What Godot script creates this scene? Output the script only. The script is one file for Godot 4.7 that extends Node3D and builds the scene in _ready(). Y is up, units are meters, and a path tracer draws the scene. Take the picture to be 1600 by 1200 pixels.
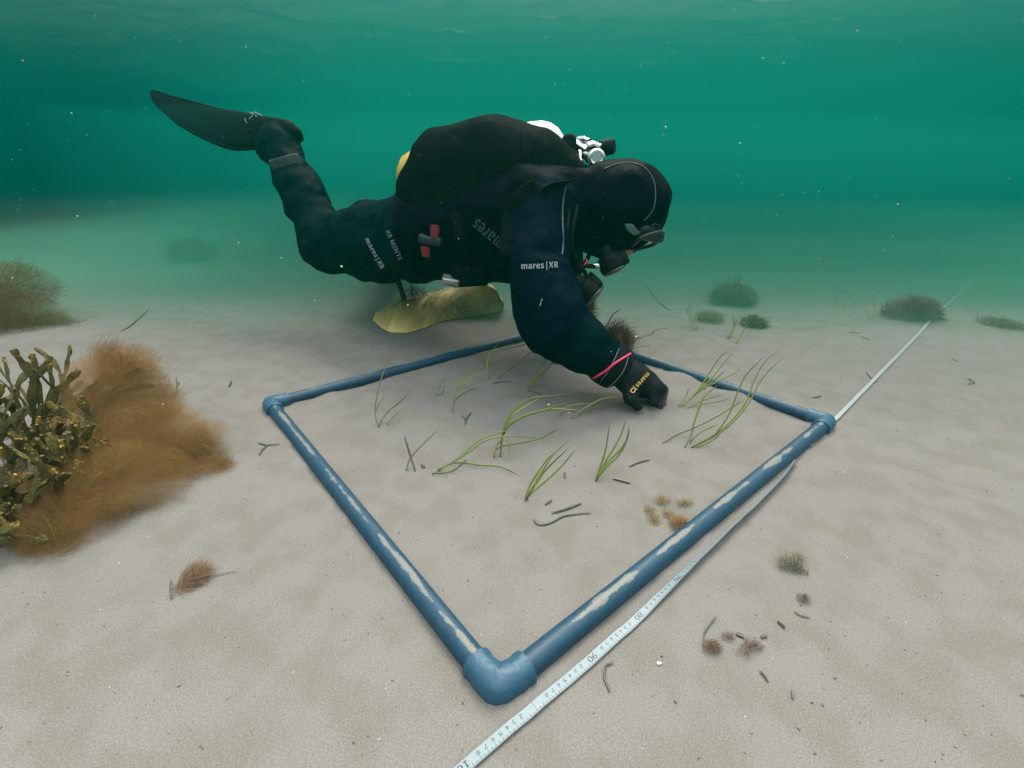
extends Node3D
# An underwater survey: a diver in a black drysuit bends over a one metre square of blue pipe that lies on pale sand
# beside a white measuring tape. Units are metres, y is up, the axis of the blue pipes lies at y = 0.

const SAND_Y := -0.010
var rng := RandomNumberGenerator.new()
var swell := FastNoiseLite.new()
var ripple := FastNoiseLite.new()
var fold := FastNoiseLite.new()
var drift := FastNoiseLite.new()
var used := {}
var eye := Vector3(0, 0.572, 0)


# ---------------------------------------------------------------- geometry helpers
class Shape:
	var v := PackedVector3Array()
	var n := PackedVector3Array()
	var c := PackedColorArray()
	var uv := PackedVector2Array()
	var i := PackedInt32Array()

	func put(p: Vector3, nn: Vector3, col := Color.WHITE, t := Vector2.ZERO) -> int:
		v.append(p); n.append(nn); c.append(col); uv.append(t)
		return v.size() - 1

	func tri(a: int, b: int, d: int) -> void:
		i.append(a); i.append(b); i.append(d)

	func quad(a: int, b: int, d: int, e: int) -> void:
		tri(a, b, d); tri(a, d, e)

	func smooth_normals() -> void:
		n.fill(Vector3.ZERO)
		for k in range(0, i.size(), 3):
			var f := (v[i[k + 1]] - v[i[k]]).cross(v[i[k + 2]] - v[i[k]])
			for m in 3:
				n[i[k + m]] += f
		for k in n.size():
			n[k] = n[k].normalized()

	# A round or flattened tube through points. radii: one per point; flat: height over width; side: wanted direction of the width.
	func tube(pts: Array, radii: Array, sides := 10, cols: Array = [Color.WHITE], flat := 1.0, side := Vector3.ZERO, closed := false) -> void:
		var count := pts.size()
		var first := v.size()
		var along := 0.0
		var s := side
		for k in count:
			var p: Vector3 = pts[k]
			var before: Vector3 = pts[(k - 1 + count) % count] if closed or k > 0 else p
			var after: Vector3 = pts[(k + 1) % count] if closed or k < count - 1 else p
			var t := (after - before).normalized()
			if s == Vector3.ZERO:
				s = t.cross(Vector3.UP) if absf(t.y) < 0.9 else t.cross(Vector3.RIGHT)
			if side != Vector3.ZERO:
				s = side
			s = (s - t * s.dot(t)).normalized()
			var u := t.cross(s)
			var r: float = radii[mini(k, radii.size() - 1)]
			var col: Color = cols[mini(k, cols.size() - 1)]
			if k > 0:
				along += p.distance_to(pts[k - 1])
			for m in sides + 1:
				var a := TAU * m / sides
				put(p + s * cos(a) * r + u * sin(a) * r * flat, (s * cos(a) * flat + u * sin(a)).normalized(), col, Vector2(along, float(m) / sides))
		var w := sides + 1
		for k in count if closed else count - 1:
			var k2 := (k + 1) % count
			for m in sides:
				quad(first + k * w + m, first + k * w + m + 1, first + k2 * w + m + 1, first + k2 * w + m)
		if not closed:
			for end in [0, count - 1]:
				var p: Vector3 = pts[end]
				var q: Vector3 = pts[1] if end == 0 else pts[count - 2]
				var hub := put(p, (p - q).normalized(), cols[mini(end, cols.size() - 1)], Vector2(0, 0))
				var ring: int = first + end * w
				for m in sides:
					var a := put(v[ring + m], n[hub], c[hub])
					var b := put(v[ring + m + 1], n[hub], c[hub])
					tri(hub, a, b)

	# A body of revolution about the line from a in direction axis: profile of (distance along, radius).
	func lathe(a: Vector3, axis: Vector3, profile: Array, sides := 24, col := Color.WHITE) -> void:
		axis = axis.normalized()
		var s := (axis.cross(Vector3.UP) if absf(axis.y) < 0.9 else axis.cross(Vector3.RIGHT)).normalized()
		var u := axis.cross(s)
		for k in profile.size() - 1:
			var p: Vector2 = profile[k]
			var q: Vector2 = profile[k + 1]
			var first := v.size()
			var slope := Vector2(-(q.y - p.y), q.x - p.x).normalized()
			for m in sides + 1:
				var d := s * cos(TAU * m / sides) + u * sin(TAU * m / sides)
				var nn := (axis * slope.x + d * slope.y).normalized()
				put(a + axis * p.x + d * p.y, nn, col)
				put(a + axis * q.x + d * q.y, nn, col)
			for m in sides:
				quad(first + m * 2, first + m * 2 + 1, first + m * 2 + 3, first + m * 2 + 2)

	# A loft through stations [centre, half width vector, half height vector, power of the super-ellipse].
	func loft(stations: Array, sides := 20, col := Color.WHITE) -> void:
		var first := v.size()
		for st in stations:
			for m in sides:
				var a := TAU * m / sides
				var e: float = 2.0 / st[3]
				var x := signf(cos(a)) * pow(absf(cos(a)), e)
				var y := signf(sin(a)) * pow(absf(sin(a)), e)
				var p: Vector3 = st[0] + st[1] * x + st[2] * y
				put(p, Vector3.ZERO, col)
		for k in stations.size() - 1:
			for m in sides:
				var m2 := (m + 1) % sides
				quad(first + k * sides + m, first + k * sides + m2, first + (k + 1) * sides + m2, first + (k + 1) * sides + m)
		for end in [0, stations.size() - 1]:
			var hub := put(stations[end][0], Vector3.ZERO, col)
			for m in sides:
				if end == 0:
					tri(hub, first + (m + 1) % sides, first + m)
				else:
					tri(hub, first + end * sides + m, first + end * sides + (m + 1) % sides)
		smooth_normals()

	func box(centre: Vector3, x: Vector3, y: Vector3, z: Vector3, bevel := 0.15, col := Color.WHITE) -> void:
		# a box with half axes x, y, z whose edges are cut
		var b := 1.0 - bevel
		loft([[centre - z, x * b, y * b, 8.0], [centre - z * b, x, y, 8.0], [centre + z * b, x, y, 8.0], [centre + z, x * b, y * b, 8.0]], 24, col)

	func mesh() -> ArrayMesh:
		for k in range(0, i.size(), 3):
			var a := i[k]
			var b := i[k + 1]
			var d := i[k + 2]
			if (v[b] - v[a]).cross(v[d] - v[a]).dot(n[a] + n[b] + n[d]) > 0.0:
				i[k + 1] = d
				i[k + 2] = b
		var arrays := []
		arrays.resize(Mesh.ARRAY_MAX)
		arrays[Mesh.ARRAY_VERTEX] = v
		arrays[Mesh.ARRAY_NORMAL] = n
		arrays[Mesh.ARRAY_COLOR] = c
		arrays[Mesh.ARRAY_TEX_UV] = uv
		arrays[Mesh.ARRAY_INDEX] = i
		var m := ArrayMesh.new()
		m.add_surface_from_arrays(Mesh.PRIMITIVE_TRIANGLES, arrays)
		return m


# Tapered capsules joined by a smooth minimum, meshed as surface nets.
class Flesh:
	var a := PackedVector3Array()
	var ab := PackedVector3Array()
	var inv := PackedFloat32Array()
	var ra := PackedFloat32Array()
	var rb := PackedFloat32Array()
	var col := PackedColorArray()
	var k := 0.05
	var noise: FastNoiseLite
	var amp := 0.0
	var creases: FastNoiseLite
	var loose := PackedFloat32Array()

	func bone(p: Vector3, q: Vector3, r1: float, r2: float, color: Color, looseness := 0.0) -> void:
		a.append(p); ab.append(q - p)
		inv.append(1.0 / maxf((q - p).length_squared(), 1e-9))
		ra.append(r1); rb.append(r2); col.append(color); loose.append(looseness)

	func sd(p: Vector3, which: PackedInt32Array) -> float:
		var res := 1e3
		var slack := 0.0
		var least := 1e3
		for m in which:
			var pa := p - a[m]
			var h := clampf(pa.dot(ab[m]) * inv[m], 0.0, 1.0)
			var d := (pa - ab[m] * h).length() - lerpf(ra[m], rb[m], h)
			if creases and d < least + 0.06:
				slack = lerpf(slack, loose[m], clampf(0.5 + (least - d) / 0.12, 0.0, 1.0))
				least = minf(least, d)
			var e := maxf(k - absf(d - res), 0.0)
			res = minf(d, res) - e * e * 0.25 / k
		if noise and res < 0.1:
			res += noise.get_noise_3dv(p) * amp
			if slack > 0.0 and res < 0.05:
				res -= slack * creases.get_noise_3dv(p) * 0.011
		return res

	func all() -> PackedInt32Array:
		return PackedInt32Array(range(a.size()))

	func nearest(p: Vector3) -> int:
		var best := 1e3
		var w := 0
		for m in a.size():
			var pa := p - a[m]
			var h := clampf(pa.dot(ab[m]) * inv[m], 0.0, 1.0)
			var d := (pa - ab[m] * h).length() - lerpf(ra[m], rb[m], h)
			if d < best:
				best = d
				w = m
		return w

	# From outside along dir to the surface.
	func hit(p: Vector3, dir: Vector3) -> Vector3:
		var w := all()
		for step in 60:
			var d := sd(p, w)
			if d < 0.0004:
				break
			p += dir * minf(d * 0.8, 0.03)
		return p

	func into(s: Shape, cell: float) -> void:
		var lo := Vector3.ONE * 1e3
		var hi := -lo
		for m in a.size():
			for e in 2:
				var p := a[m] + ab[m] * e
				var r := Vector3.ONE * (maxf(ra[m], rb[m]) + 0.03)
				lo = lo.min(p - r)
				hi = hi.max(p + r)
		var B := 8
		var nb := Vector3i(((hi - lo) / (cell * B)).ceil())
		var nx := nb.x * B + 1
		var ny := nb.y * B + 1
		var nz := nb.z * B + 1
		var f := PackedFloat32Array()
		f.resize(nx * ny * nz)
		f.fill(1.0)
		var ids := PackedInt32Array()
		ids.resize(nx * ny * nz)
		ids.fill(-1)
		var blocks: Array[Vector3i] = []
		var half := cell * B * 0.5
		var diag := half * 1.7321
		for bz in nb.z:
			for by in nb.y:
				for bx in nb.x:
					var centre := lo + Vector3(bx, by, bz) * cell * B + Vector3.ONE * half
					var ds := PackedFloat32Array()
					var best := 1e3
					for m in a.size():
						var pa := centre - a[m]
						var h := clampf(pa.dot(ab[m]) * inv[m], 0.0, 1.0)
						var d := (pa - ab[m] * h).length() - lerpf(ra[m], rb[m], h)
						ds.append(d)
						best = minf(best, d)
					if best > diag + k + 0.01:
						continue
					var w := PackedInt32Array()
					for m in a.size():
						if ds[m] < best + 2.0 * diag + k:
							w.append(m)
					var mid := sd(centre, w)
					if mid < -diag - 0.03:
						for z in B + 1:
							for y in B + 1:
								for x in B + 1:
									var id := (bx * B + x) + nx * ((by * B + y) + ny * (bz * B + z))
									if f[id] == 1.0:
										f[id] = -0.05
						continue
					blocks.append(Vector3i(bx, by, bz))
					for z in B + 1:
						for y in B + 1:
							for x in B + 1:
								var id := (bx * B + x) + nx * ((by * B + y) + ny * (bz * B + z))
								f[id] = sd(lo + Vector3(bx * B + x, by * B + y, bz * B + z) * cell, w)
		var step := [0, 1, nx, nx + 1, nx * ny, nx * ny + 1, nx * ny + nx, nx * ny + nx + 1]
		var at: Array[Vector3] = []
		for m in 8:
			at.append(Vector3(m & 1, (m >> 1) & 1, (m >> 2) & 1))
		var edges := [[0, 1], [2, 3], [4, 5], [6, 7], [0, 2], [1, 3], [4, 6], [5, 7], [0, 4], [1, 5], [2, 6], [3, 7]]
		for b in blocks:
			for z in B:
				for y in B:
					for x in B:
						var id: int = (b.x * B + x) + nx * ((b.y * B + y) + ny * (b.z * B + z))
						var inside := 0
						for m in 8:
							if f[id + step[m]] < 0.0:
								inside += 1
						if inside == 0 or inside == 8:
							continue
						var sum := Vector3.ZERO
						var hits := 0
						for e in edges:
							var d0 := f[id + step[e[0]]]
							var d1 := f[id + step[e[1]]]
							if (d0 < 0.0) != (d1 < 0.0):
								sum += at[e[0]].lerp(at[e[1]], d0 / (d0 - d1))
								hits += 1
						var p: Vector3 = lo + (Vector3(b.x * B + x, b.y * B + y, b.z * B + z) + sum / hits) * cell
						ids[id] = s.put(p, Vector3.ZERO, col[nearest(p)])
		var axes := [[1, nx, nx * ny], [nx, nx * ny, 1], [nx * ny, 1, nx]]
		for b in blocks:
			for z in B:
				for y in B:
					for x in B:
						var id: int = (b.x * B + x) + nx * ((b.y * B + y) + ny * (b.z * B + z))
						for ax in axes:
							if id + ax[0] >= f.size() or id - ax[1] - ax[2] < 0:
								continue
							var d0 := f[id]
							var d1 := f[id + ax[0]]
							if (d0 < 0.0) == (d1 < 0.0):
								continue
							var q0 := ids[id]
							var q1 := ids[id - ax[1]]
							var q2 := ids[id - ax[1] - ax[2]]
							var q3 := ids[id - ax[2]]
							if q0 < 0 or q1 < 0 or q2 < 0 or q3 < 0:
								continue
							if d0 < 0.0:
								s.quad(q0, q1, q2, q3)
							else:
								s.quad(q0, q3, q2, q1)
		s.smooth_normals()


func spline(pts: Array, per := 5) -> Array:
	var out := []
	for k in pts.size() - 1:
		var p0: Vector3 = pts[maxi(k - 1, 0)]
		var p1: Vector3 = pts[k]
		var p2: Vector3 = pts[k + 1]
		var p3: Vector3 = pts[mini(k + 2, pts.size() - 1)]
		for m in per:
			var t := float(m) / per
			out.append(0.5 * ((2.0 * p1) + (p2 - p0) * t + (2.0 * p0 - 5.0 * p1 + 4.0 * p2 - p3) * t * t + (3.0 * p1 - p0 - 3.0 * p2 + p3) * t * t * t))
	out.append(pts[pts.size() - 1])
	return out


# ---------------------------------------------------------------- naming helpers
func numbered(called: String) -> String:
	var k: int = used.get(called, 0)
	used[called] = k + 1
	return called if k == 0 else "%s_%03d" % [called, k]


func tag(o: Node, label: String, category: String, group := "") -> void:
	o.set_meta("label", label)
	o.set_meta("category", category)
	if group:
		o.set_meta("group", group)


func thing(called: String, label: String, category: String, at := Vector3.ZERO, group := "") -> Node3D:
	var o := Node3D.new()
	o.name = numbered(called)
	o.position = at
	add_child(o)
	tag(o, label, category, group)
	return o


func origin_of(o: Node) -> Vector3:
	var sum := Vector3.ZERO
	while o != self and o is Node3D:
		sum += o.position
		o = o.get_parent()
	return sum


# One named mesh whose vertices are given in the scene's own coordinates.
func part(called: String, shape, material: Material, parent: Node = self, label := "") -> MeshInstance3D:
	var o := MeshInstance3D.new()
	o.name = numbered(called) if parent == self else called
	o.mesh = shape.mesh() if shape is Shape else shape
	o.material_override = material
	o.position = -origin_of(parent)
	parent.add_child(o, true)
	if label:
		o.set_meta("label", label)
	return o


func structure(called: String, shape, material: Material) -> MeshInstance3D:
	var o := part(called, shape, material)
	o.set_meta("kind", "structure")
	return o


# ---------------------------------------------------------------- materials
func grain(size: int, frequency: float, seed_: int, octaves: int, colors: Array, offsets: Array) -> NoiseTexture2D:
	var f := FastNoiseLite.new()
	f.seed = seed_
	f.frequency = frequency
	f.fractal_octaves = octaves
	var t := NoiseTexture2D.new()
	t.width = size
	t.height = size
	t.seamless = true
	t.noise = f
	if colors.size():
		var g := Gradient.new()
		g.colors = PackedColorArray(colors)
		g.offsets = PackedFloat32Array(offsets)
		t.color_ramp = g
	return t


func paint(color: Color, roughness := 0.8, metallic := 0.0, vertex := false) -> StandardMaterial3D:
	var m := StandardMaterial3D.new()
	m.albedo_color = Color.WHITE if vertex else color.linear_to_srgb()
	m.roughness = roughness
	m.metallic = metallic
	m.vertex_color_use_as_albedo = vertex
	return m


func relief(m: StandardMaterial3D, tex: Texture2D, scale: float, depth: float, world := true) -> StandardMaterial3D:
	m.heightmap_enabled = true
	m.heightmap_texture = tex
	m.heightmap_scale = depth
	m.uv1_triplanar = true
	m.uv1_world_triplanar = world
	m.uv1_scale = Vector3.ONE * scale
	return m


# ---------------------------------------------------------------- the sea bed
var heaps := [
	# [where, radius along x, radius along z, height]
	[Vector3(-0.432, 0.000, -1.197) + Vector3(0.0, 0, 0.01), 0.08, 0.028, 0.012],
	[Vector3(0.479, 0.000, -1.321), 0.09, 0.05, 0.022],
	[Vector3(0.356, 0.000, -1.107), 0.08, 0.05, 0.012],
	[Vector3(0.605, 0.000, -1.224) + Vector3(0, 0, 0.02), 0.12, 0.04, 0.014],
	[Vector3(-0.809, 0.000, -0.678), 0.35, 0.22, 0.02],
	[Vector3(-0.290, 0.000, -1.854), 0.28, 0.12, 0.02],
	[Vector3(-1.734, 0.000, -1.536), 0.5, 0.3, 0.05],
	[Vector3(1.804, 0.000, -2.080), 0.30, 0.15, 0.03],
	[Vector3(0.450, 0.000, -0.561), 0.03, 0.02, 0.006],
	[Vector3(0.298, 0.000, -0.659), 0.05, 0.03, 0.006],
]


var rails := []


func sand_at(x: float, z: float) -> float:
	var y := SAND_Y + swell.get_noise_2d(x, z) * 0.005 + ripple.get_noise_2d(x * 1.0 + z * 0.3, z * 2.2 - x * 0.5) * 0.0028
	for r in rails:
		var ap: Vector2 = Vector2(x, z) - r[0]
		var d: float = (ap - r[1] * clampf(ap.dot(r[1]) / r[1].length_squared(), 0.0, 1.0)).length()
		if d < 0.09:
			y += (0.0030 + 0.006 * ripple.get_noise_2d(x * 1.7 + 9.0, z * 1.7)) * exp(-d * d / 0.0012)
	for h in heaps:
		var dx: float = (x - h[0].x) / h[1]
		var dz: float = (z - h[0].z) / h[2]
		var q := dx * dx + dz * dz
		if q < 7.0:
			y += h[3] * exp(-q)
	return y


func spaced(from: float, to: float, fine_from: float, fine_to: float, step: float) -> PackedFloat32Array:
	var out := PackedFloat32Array()
	var x := fine_from
	while x <= fine_to:
		out.append(x)
		x += step
	var s := step
	while x < to:
		out.append(x)
		s *= 1.09
		x += s
	out.append(to)
	x = fine_from
	s = step
	while x > from:
		s *= 1.09
		x -= s
		out.insert(0, maxf(x, from))
	return out


func sheet(xs: PackedFloat32Array, zs: PackedFloat32Array, height: Callable) -> Shape:
	var s := Shape.new()
	for z in zs:
		for x in xs:
			s.put(Vector3(x, height.call(x, z), z), Vector3.UP, Color.WHITE, Vector2(x, z))
	var w := xs.size()
	for j in zs.size() - 1:
		for k in w - 1:
			s.quad(j * w + k, j * w + k + 1, (j + 1) * w + k + 1, (j + 1) * w + k)
	s.smooth_normals()
	for k in s.n.size():
		if s.n[k].y < 0.0:
			s.n[k] = -s.n[k]
	return s


func build_sea_bed() -> void:
	var m := StandardMaterial3D.new()
	m.albedo_texture = grain(1024, 0.16, 5, 3, [Color(0.141, 0.129, 0.118).linear_to_srgb(), Color(0.169, 0.157, 0.147).linear_to_srgb(), Color(0.188, 0.176, 0.164).linear_to_srgb(), Color(0.239, 0.226, 0.214).linear_to_srgb()], [0.0, 0.42, 0.6, 1.0])
	m.roughness = 0.95
	m.metallic_specular = 0.2
	relief(m, grain(1024, 0.15, 9, 4, [], []), 1.9, 0.055)
	m.detail_enabled = true
	m.detail_blend_mode = BaseMaterial3D.BLEND_MODE_MUL
	m.detail_albedo = grain(512, 0.009, 21, 5, [Color(0.955, 0.95, 0.935), Color(1, 1, 1)], [0.25, 0.6])
	m.detail_uv_layer = BaseMaterial3D.DETAIL_UV_1
	structure("seabed", sheet(spaced(-26, 26, -1.5, 1.6, 0.012), spaced(-32, 6, -2.4, -0.25, 0.012), sand_at), m)


func build_water_surface() -> void:
	var f := FastNoiseLite.new()
	f.seed = 3
	f.frequency = 1.0
	f.fractal_octaves = 4
	f.fractal_gain = 0.45
	var m := StandardMaterial3D.new()
	m.transparency = BaseMaterial3D.TRANSPARENCY_ALPHA
	m.albedo_color = Color(0.1, 0.35, 0.33, 0.10)
	m.roughness = 0.03
	structure("water_surface", sheet(spaced(-26, 26, -6, 7, 0.07), spaced(-32, 6, -10, 0, 0.07), func(x, z): return 1.95 + 0.10 * f.get_noise_2d(x * 0.55, z * 1.1) + 0.020 * f.get_noise_2d(x * 3.5 + 40.0, z * 7.0)), m)


# ---------------------------------------------------------------- the square of pipes and the tape
func dusted(seed_: int, amount: float, from: float, to: float) -> ImageTexture:
	# blue plastic with a ragged line of sand that has settled along the top of the pipe
	var w := 1024
	var h := 128
	var im := Image.create(w, h, false, Image.FORMAT_RGB8)
	var f := FastNoiseLite.new()
	f.seed = seed_
	f.frequency = 0.02
	f.fractal_octaves = 5
	var g := FastNoiseLite.new()
	g.seed = seed_ + 7
	g.frequency = 0.35
	var blue := Color(0.004, 0.042, 0.082)
	var sand := Color(0.150, 0.148, 0.142)
	for x in w:
		var t := float(x) / w
		var wide := amount * smoothstep(from - 0.05, from + 0.05, t) * (1.0 - smoothstep(to - 0.05, to + 0.05, t)) * (0.42 + 1.5 * f.get_noise_2d(x * 0.45, 300))
		for y in h:
			var away := absf(y - 0.75 * h + 3.0 * f.get_noise_2d(x * 0.6, 77)) / h
			var edge := away + 0.030 * f.get_noise_2d(x * 1.6, y * 2.5) + 0.012 * g.get_noise_2d(x, y)
			var c := blue * (1.0 + 0.25 * f.get_noise_2d(x * 2.0, y * 3.0 + 900))
			var cover := 1.0 - smoothstep(wide * 0.055 - 0.012, wide * 0.055 + 0.030, edge)
			if wide > 0.02 and cover > 0.5 + 0.9 * g.get_noise_2d(x * 2.3, y * 2.3):
				c = blue.lerp(sand * (1.0 + 0.35 * g.get_noise_2d(x * 2.0, y * 2.0)), clampf(0.55 + cover * 0.5, 0.0, 1.0))
			elif g.get_noise_2d(x * 1.7, y * 1.7 + 500) + 0.5 * f.get_noise_2d(x, y * 2) > 0.62:
				c = c.lerp(sand, 0.45)
			im.set_pixel(x, y, c.linear_to_srgb())
	return ImageTexture.create_from_image(im)


func build_square() -> void:
	var n := Vector3(-0.013, 0.000, -0.366)
	var r := Vector3(0.798, 0.000, -1.048)
	var l := Vector3(-0.640, 0.000, -1.112)
	var f := Vector3(0.170, 0.000, -1.794)
	var root := thing("pipe_square", "square frame of four blue plastic pipes lying on the sand", "quadrat frame", Vector3(n.x, SAND_Y, n.z))
	var runs := [[n, r, 31, 1.15, 0.12, 0.97], [l, n, 57, 0.75, 0.03, 0.95], [l, f, 43, 0.28, 0.1, 0.8], [f, r, 91, 0.40, 0.15, 0.9]]
	for run in runs:
		var a: Vector3 = run[0]
		var b: Vector3 = run[1]
		var d := (b - a).normalized()
		var m := StandardMaterial3D.new()
		m.albedo_texture = dusted(run[2], run[3], run[4], run[5])
		m.roughness = 0.55
		m.texture_repeat = true
		var s := Shape.new()
		var pts := []
		for k in 33:
			pts.append((a + d * 0.03).lerp(b - d * 0.03, k / 32.0))
		# width along the ground, so that a quarter turn round the section is the top of the pipe
		s.tube(pts, [0.0165], 28, [Color.WHITE], 1.0, Vector3.UP.cross(d) * -1.0)
		var length := a.distance_to(b)
		for k in s.uv.size():
			s.uv[k].x /= length
		part("pipe", s, m, root)
	var em := paint(Color(0.015, 0.070, 0.122), 0.5)
	relief(em, grain(256, 0.03, 12, 4, [], []), 6.0, 0.15)
	for q in [[n, r, l], [r, n, f], [l, n, f], [f, l, r]]:
		var at: Vector3 = q[0]
		var d1: Vector3 = (q[1] - at).normalized()
		var d2: Vector3 = (q[2] - at).normalized()
		var s := Shape.new()
		var pts := []
		var rad := []
		for k in [0.046, 0.045, 0.039, 0.038, 0.032, 0.026]:
			pts.append(at + d1 * k)
			rad.append(0.0190 if k > 0.0455 else 0.0214 if k > 0.0385 else 0.0204 if k > 0.03 else 0.0212)
		for k in 9:
			var t := (k + 1) / 10.0
			pts.append((at + d1 * 0.020).lerp(at + d2 * 0.020, t).lerp(at, 0.58 * sin(PI * t)))
			rad.append(0.0216 + 0.0022 * sin(PI * t))
		for k in [0.026, 0.032, 0.038, 0.039, 0.045, 0.046]:
			pts.append(at + d2 * k)
			rad.append(0.0190 if k > 0.0455 else 0.0214 if k > 0.0385 else 0.0204 if k > 0.03 else 0.0212)
		s.tube(pts, rad, 26)
		part("elbow_fitting", s, em, root)


const DIGITS := {
	"0": ["01110", "10001", "10011", "10101", "11001", "10001", "01110"], "1": ["00100", "01100", "00100", "00100", "00100", "00100", "01110"],
	"2": ["01110", "10001", "00001", "00110", "01000", "10000", "11111"], "3": ["11110", "00001", "00001", "01110", "00001", "00001", "11110"],
	"4": ["00010", "00110", "01010", "10010", "11111", "00010", "00010"], "5": ["11111", "10000", "11110", "00001", "00001", "10001", "01110"],
	"6": ["00110", "01000", "10000", "11110", "10001", "10001", "01110"], "7": ["11111", "00001", "00010", "00100", "01000", "01000", "01000"],
	"8": ["01110", "10001", "10001", "01110", "10001", "10001", "01110"], "9": ["01110", "10001", "10001", "01111", "00001", "00010", "01100"],
}


func stamp(im: Image, text: String, x: int, y: int, size: int, bold: bool) -> void:
	# digits turned half round about (x, y)
	var width := text.length() * 6 * size
	for n in text.length():
		var zero := text[n] == "0"
		for r in 7:
			for q in 5:
				if DIGITS[text[n]][r][q] == "1" and not (zero and q > 0 and q < 4 and r > 0 and r < 6):
					im.fill_rect(Rect2i(x + width / 2 - (n * 6 + q + 1) * size, y + 7 * size / 2 - (r + 1) * size, size + (1 if bold else 0), size), Color(0.02, 0.03, 0.035))


func build_tape() -> void:
	# near piece: u runs outwards from the hundred mark minus 0.12 m; 4 pixels to the millimetre
	var im := Image.create(2048, 64, false, Image.FORMAT_RGB8)
	im.fill(Color(0.46, 0.525, 0.55))
	var per := 4
	var zero := 480  # the pixel of the hundred centimetre mark
	for mm in range(-120, 392):
		var x := zero + mm * per
		if x < 0 or x > 2046:
			continue
		var len_ := 12
		if mm % 5 == 0:
			len_ = 18
		if mm % 10 == 0:
			len_ = 24
		if mm == 0:
			len_ = 64
		im.fill_rect(Rect2i(x, 64 - len_, 1 if mm % 5 else 2, len_), Color(0.12, 0.16, 0.17))
	for cm in range(-12, 40):
		var x := zero + cm * 10 * per
		if x < 24 or x > 2020 or cm == 0:
			continue
		var value := posmod(100 - cm, 100)
		if value % 10 == 0:
			stamp(im, str(value), x, 28, 5, true)
		elif value % 10 != 1 and value % 10 != 9:
			stamp(im, str(value % 10), x, 24, 3, false)
	var tex := ImageTexture.create_from_image(im)
	var pm := StandardMaterial3D.new()
	pm.albedo_texture = tex
	pm.roughness = 0.5
	var white := paint(Color(0.27, 0.31, 0.31), 0.5)
	relief(white, grain(256, 0.05, 15, 3, [], []), 8.0, 0.1)
	var h := Vector3(0.031, -0.010, -0.348)
	var line := [Vector3(-0.117, -0.010, -0.230), h, Vector3(0.106, -0.010, -0.409), Vector3(0.184, -0.010, -0.475), Vector3(0.259, -0.010, -0.541), Vector3(0.371, -0.010, -0.639), Vector3(0.477, -0.010, -0.732), Vector3(0.565, -0.010, -0.814), Vector3(0.622, -0.010, -0.876)]
	var root := thing("measuring_tape", "white measuring tape with black numbers lying on the sand beside the blue square", "measuring tape", Vector3(h.x, SAND_Y, h.z))
	var p := spline(line, 14)
	var acc := 0.0
	var hundred := 0.0
	for k in 14:
		hundred += p[k].distance_to(p[k + 1])
	var s := Shape.new()
	for k in p.size():
		if k > 0:
			acc += p[k].distance_to(p[k - 1])
		var t: Vector3 = (p[mini(k + 1, p.size() - 1)] - p[maxi(k - 1, 0)]).normalized()
		var across := t.cross(Vector3.UP).normalized()
		var far := acc - hundred
		# the ribbon lies flat near the camera and slowly turns up on its edge further along the pipe
		var turn := 0.10 - 1.0 * smoothstep(0.12, 0.45, far)
		var wv := across * cos(turn) - Vector3.UP * sin(turn)
		var nn := across * sin(turn) + Vector3.UP * cos(turn)
		var c: Vector3 = p[k]
		c.y = sand_at(c.x, c.z) + 0.004 + 0.0065 * absf(sin(turn))
		var u := (0.12 + far) * 1000.0 * per / 2048.0
		for e in [[-1, 1], [1, 1], [1, -1], [-1, -1]]:
			s.put(c + wv * 0.0064 * e[0] + nn * 0.0002 * e[1], nn * e[1], Color.WHITE, Vector2(clampf(u, 0.002, 0.998), 0.02 if e[0] < 0 else 0.98))
	for k in p.size() - 1:
		for e in 4:
			s.quad(k * 4 + e, k * 4 + (e + 1) % 4, k * 4 + 4 + (e + 1) % 4, k * 4 + 4 + e)
	part("numbered_ribbon", s, pm, root)
	# the far piece, seen again past the corner of the square
	var s2 := Shape.new()
	var q := spline([Vector3(0.690, -0.010, -0.941), Vector3(0.860, -0.010, -1.098), Vector3(1.373, -0.010, -1.573), Vector3(2.435, -0.010, -2.555), Vector3(3.324, -0.010, -3.379)], 14)
	for k in q.size():
		q[k].y = sand_at(q[k].x, q[k].z) + 0.005
	s2.tube(q, [0.0058], 8, [Color.WHITE], 0.06, Vector3(1, 0, 0.55))
	part("plain_ribbon", s2, white, root)


# ---------------------------------------------------------------- plants
var leaf_mat: StandardMaterial3D
var fuzz_mat: StandardMaterial3D


func blade(root: Node3D, pts: Array, width := 0.0042, tint := 0.0) -> void:
	var s := Shape.new()
	var p := spline(pts, 5)
	p[0].y -= 0.006
	var rad := []
	var cols := []
	var count := p.size()
	var vary := rng.randf_range(0.8, 1.2)
	for k in count:
		var t := float(k) / (count - 1)
		rad.append(width * 0.42 * (0.75 + 0.35 * sin(PI * minf(t * 1.3, 1.0))) * (1.0 - 0.75 * smoothstep(0.8, 1.0, t)))
		var green := Color(0.098, 0.130, 0.030).lerp(Color(0.175, 0.205, 0.036), sin(PI * clampf(t * 1.2, 0, 1)))
		var old := Color(0.085, 0.092, 0.050)
		var c := green.lerp(old, clampf(tint + smoothstep(0.62, 1.0, t) * 0.8 + 0.6 * (1.0 - smoothstep(0.0, 0.16, t)), 0.0, 1.0)) * vary
		c.a = 1.0
		cols.append(c)
	var d: Vector3 = p[count - 1] - p[0]
	var side := d.cross(Vector3(rng.randf_range(-0.5, 0.5), 0.6, 1.0)).normalized()
	s.tube(p, rad, 6, cols, 0.22, side)
	part("blade", s, leaf_mat, root)


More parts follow.
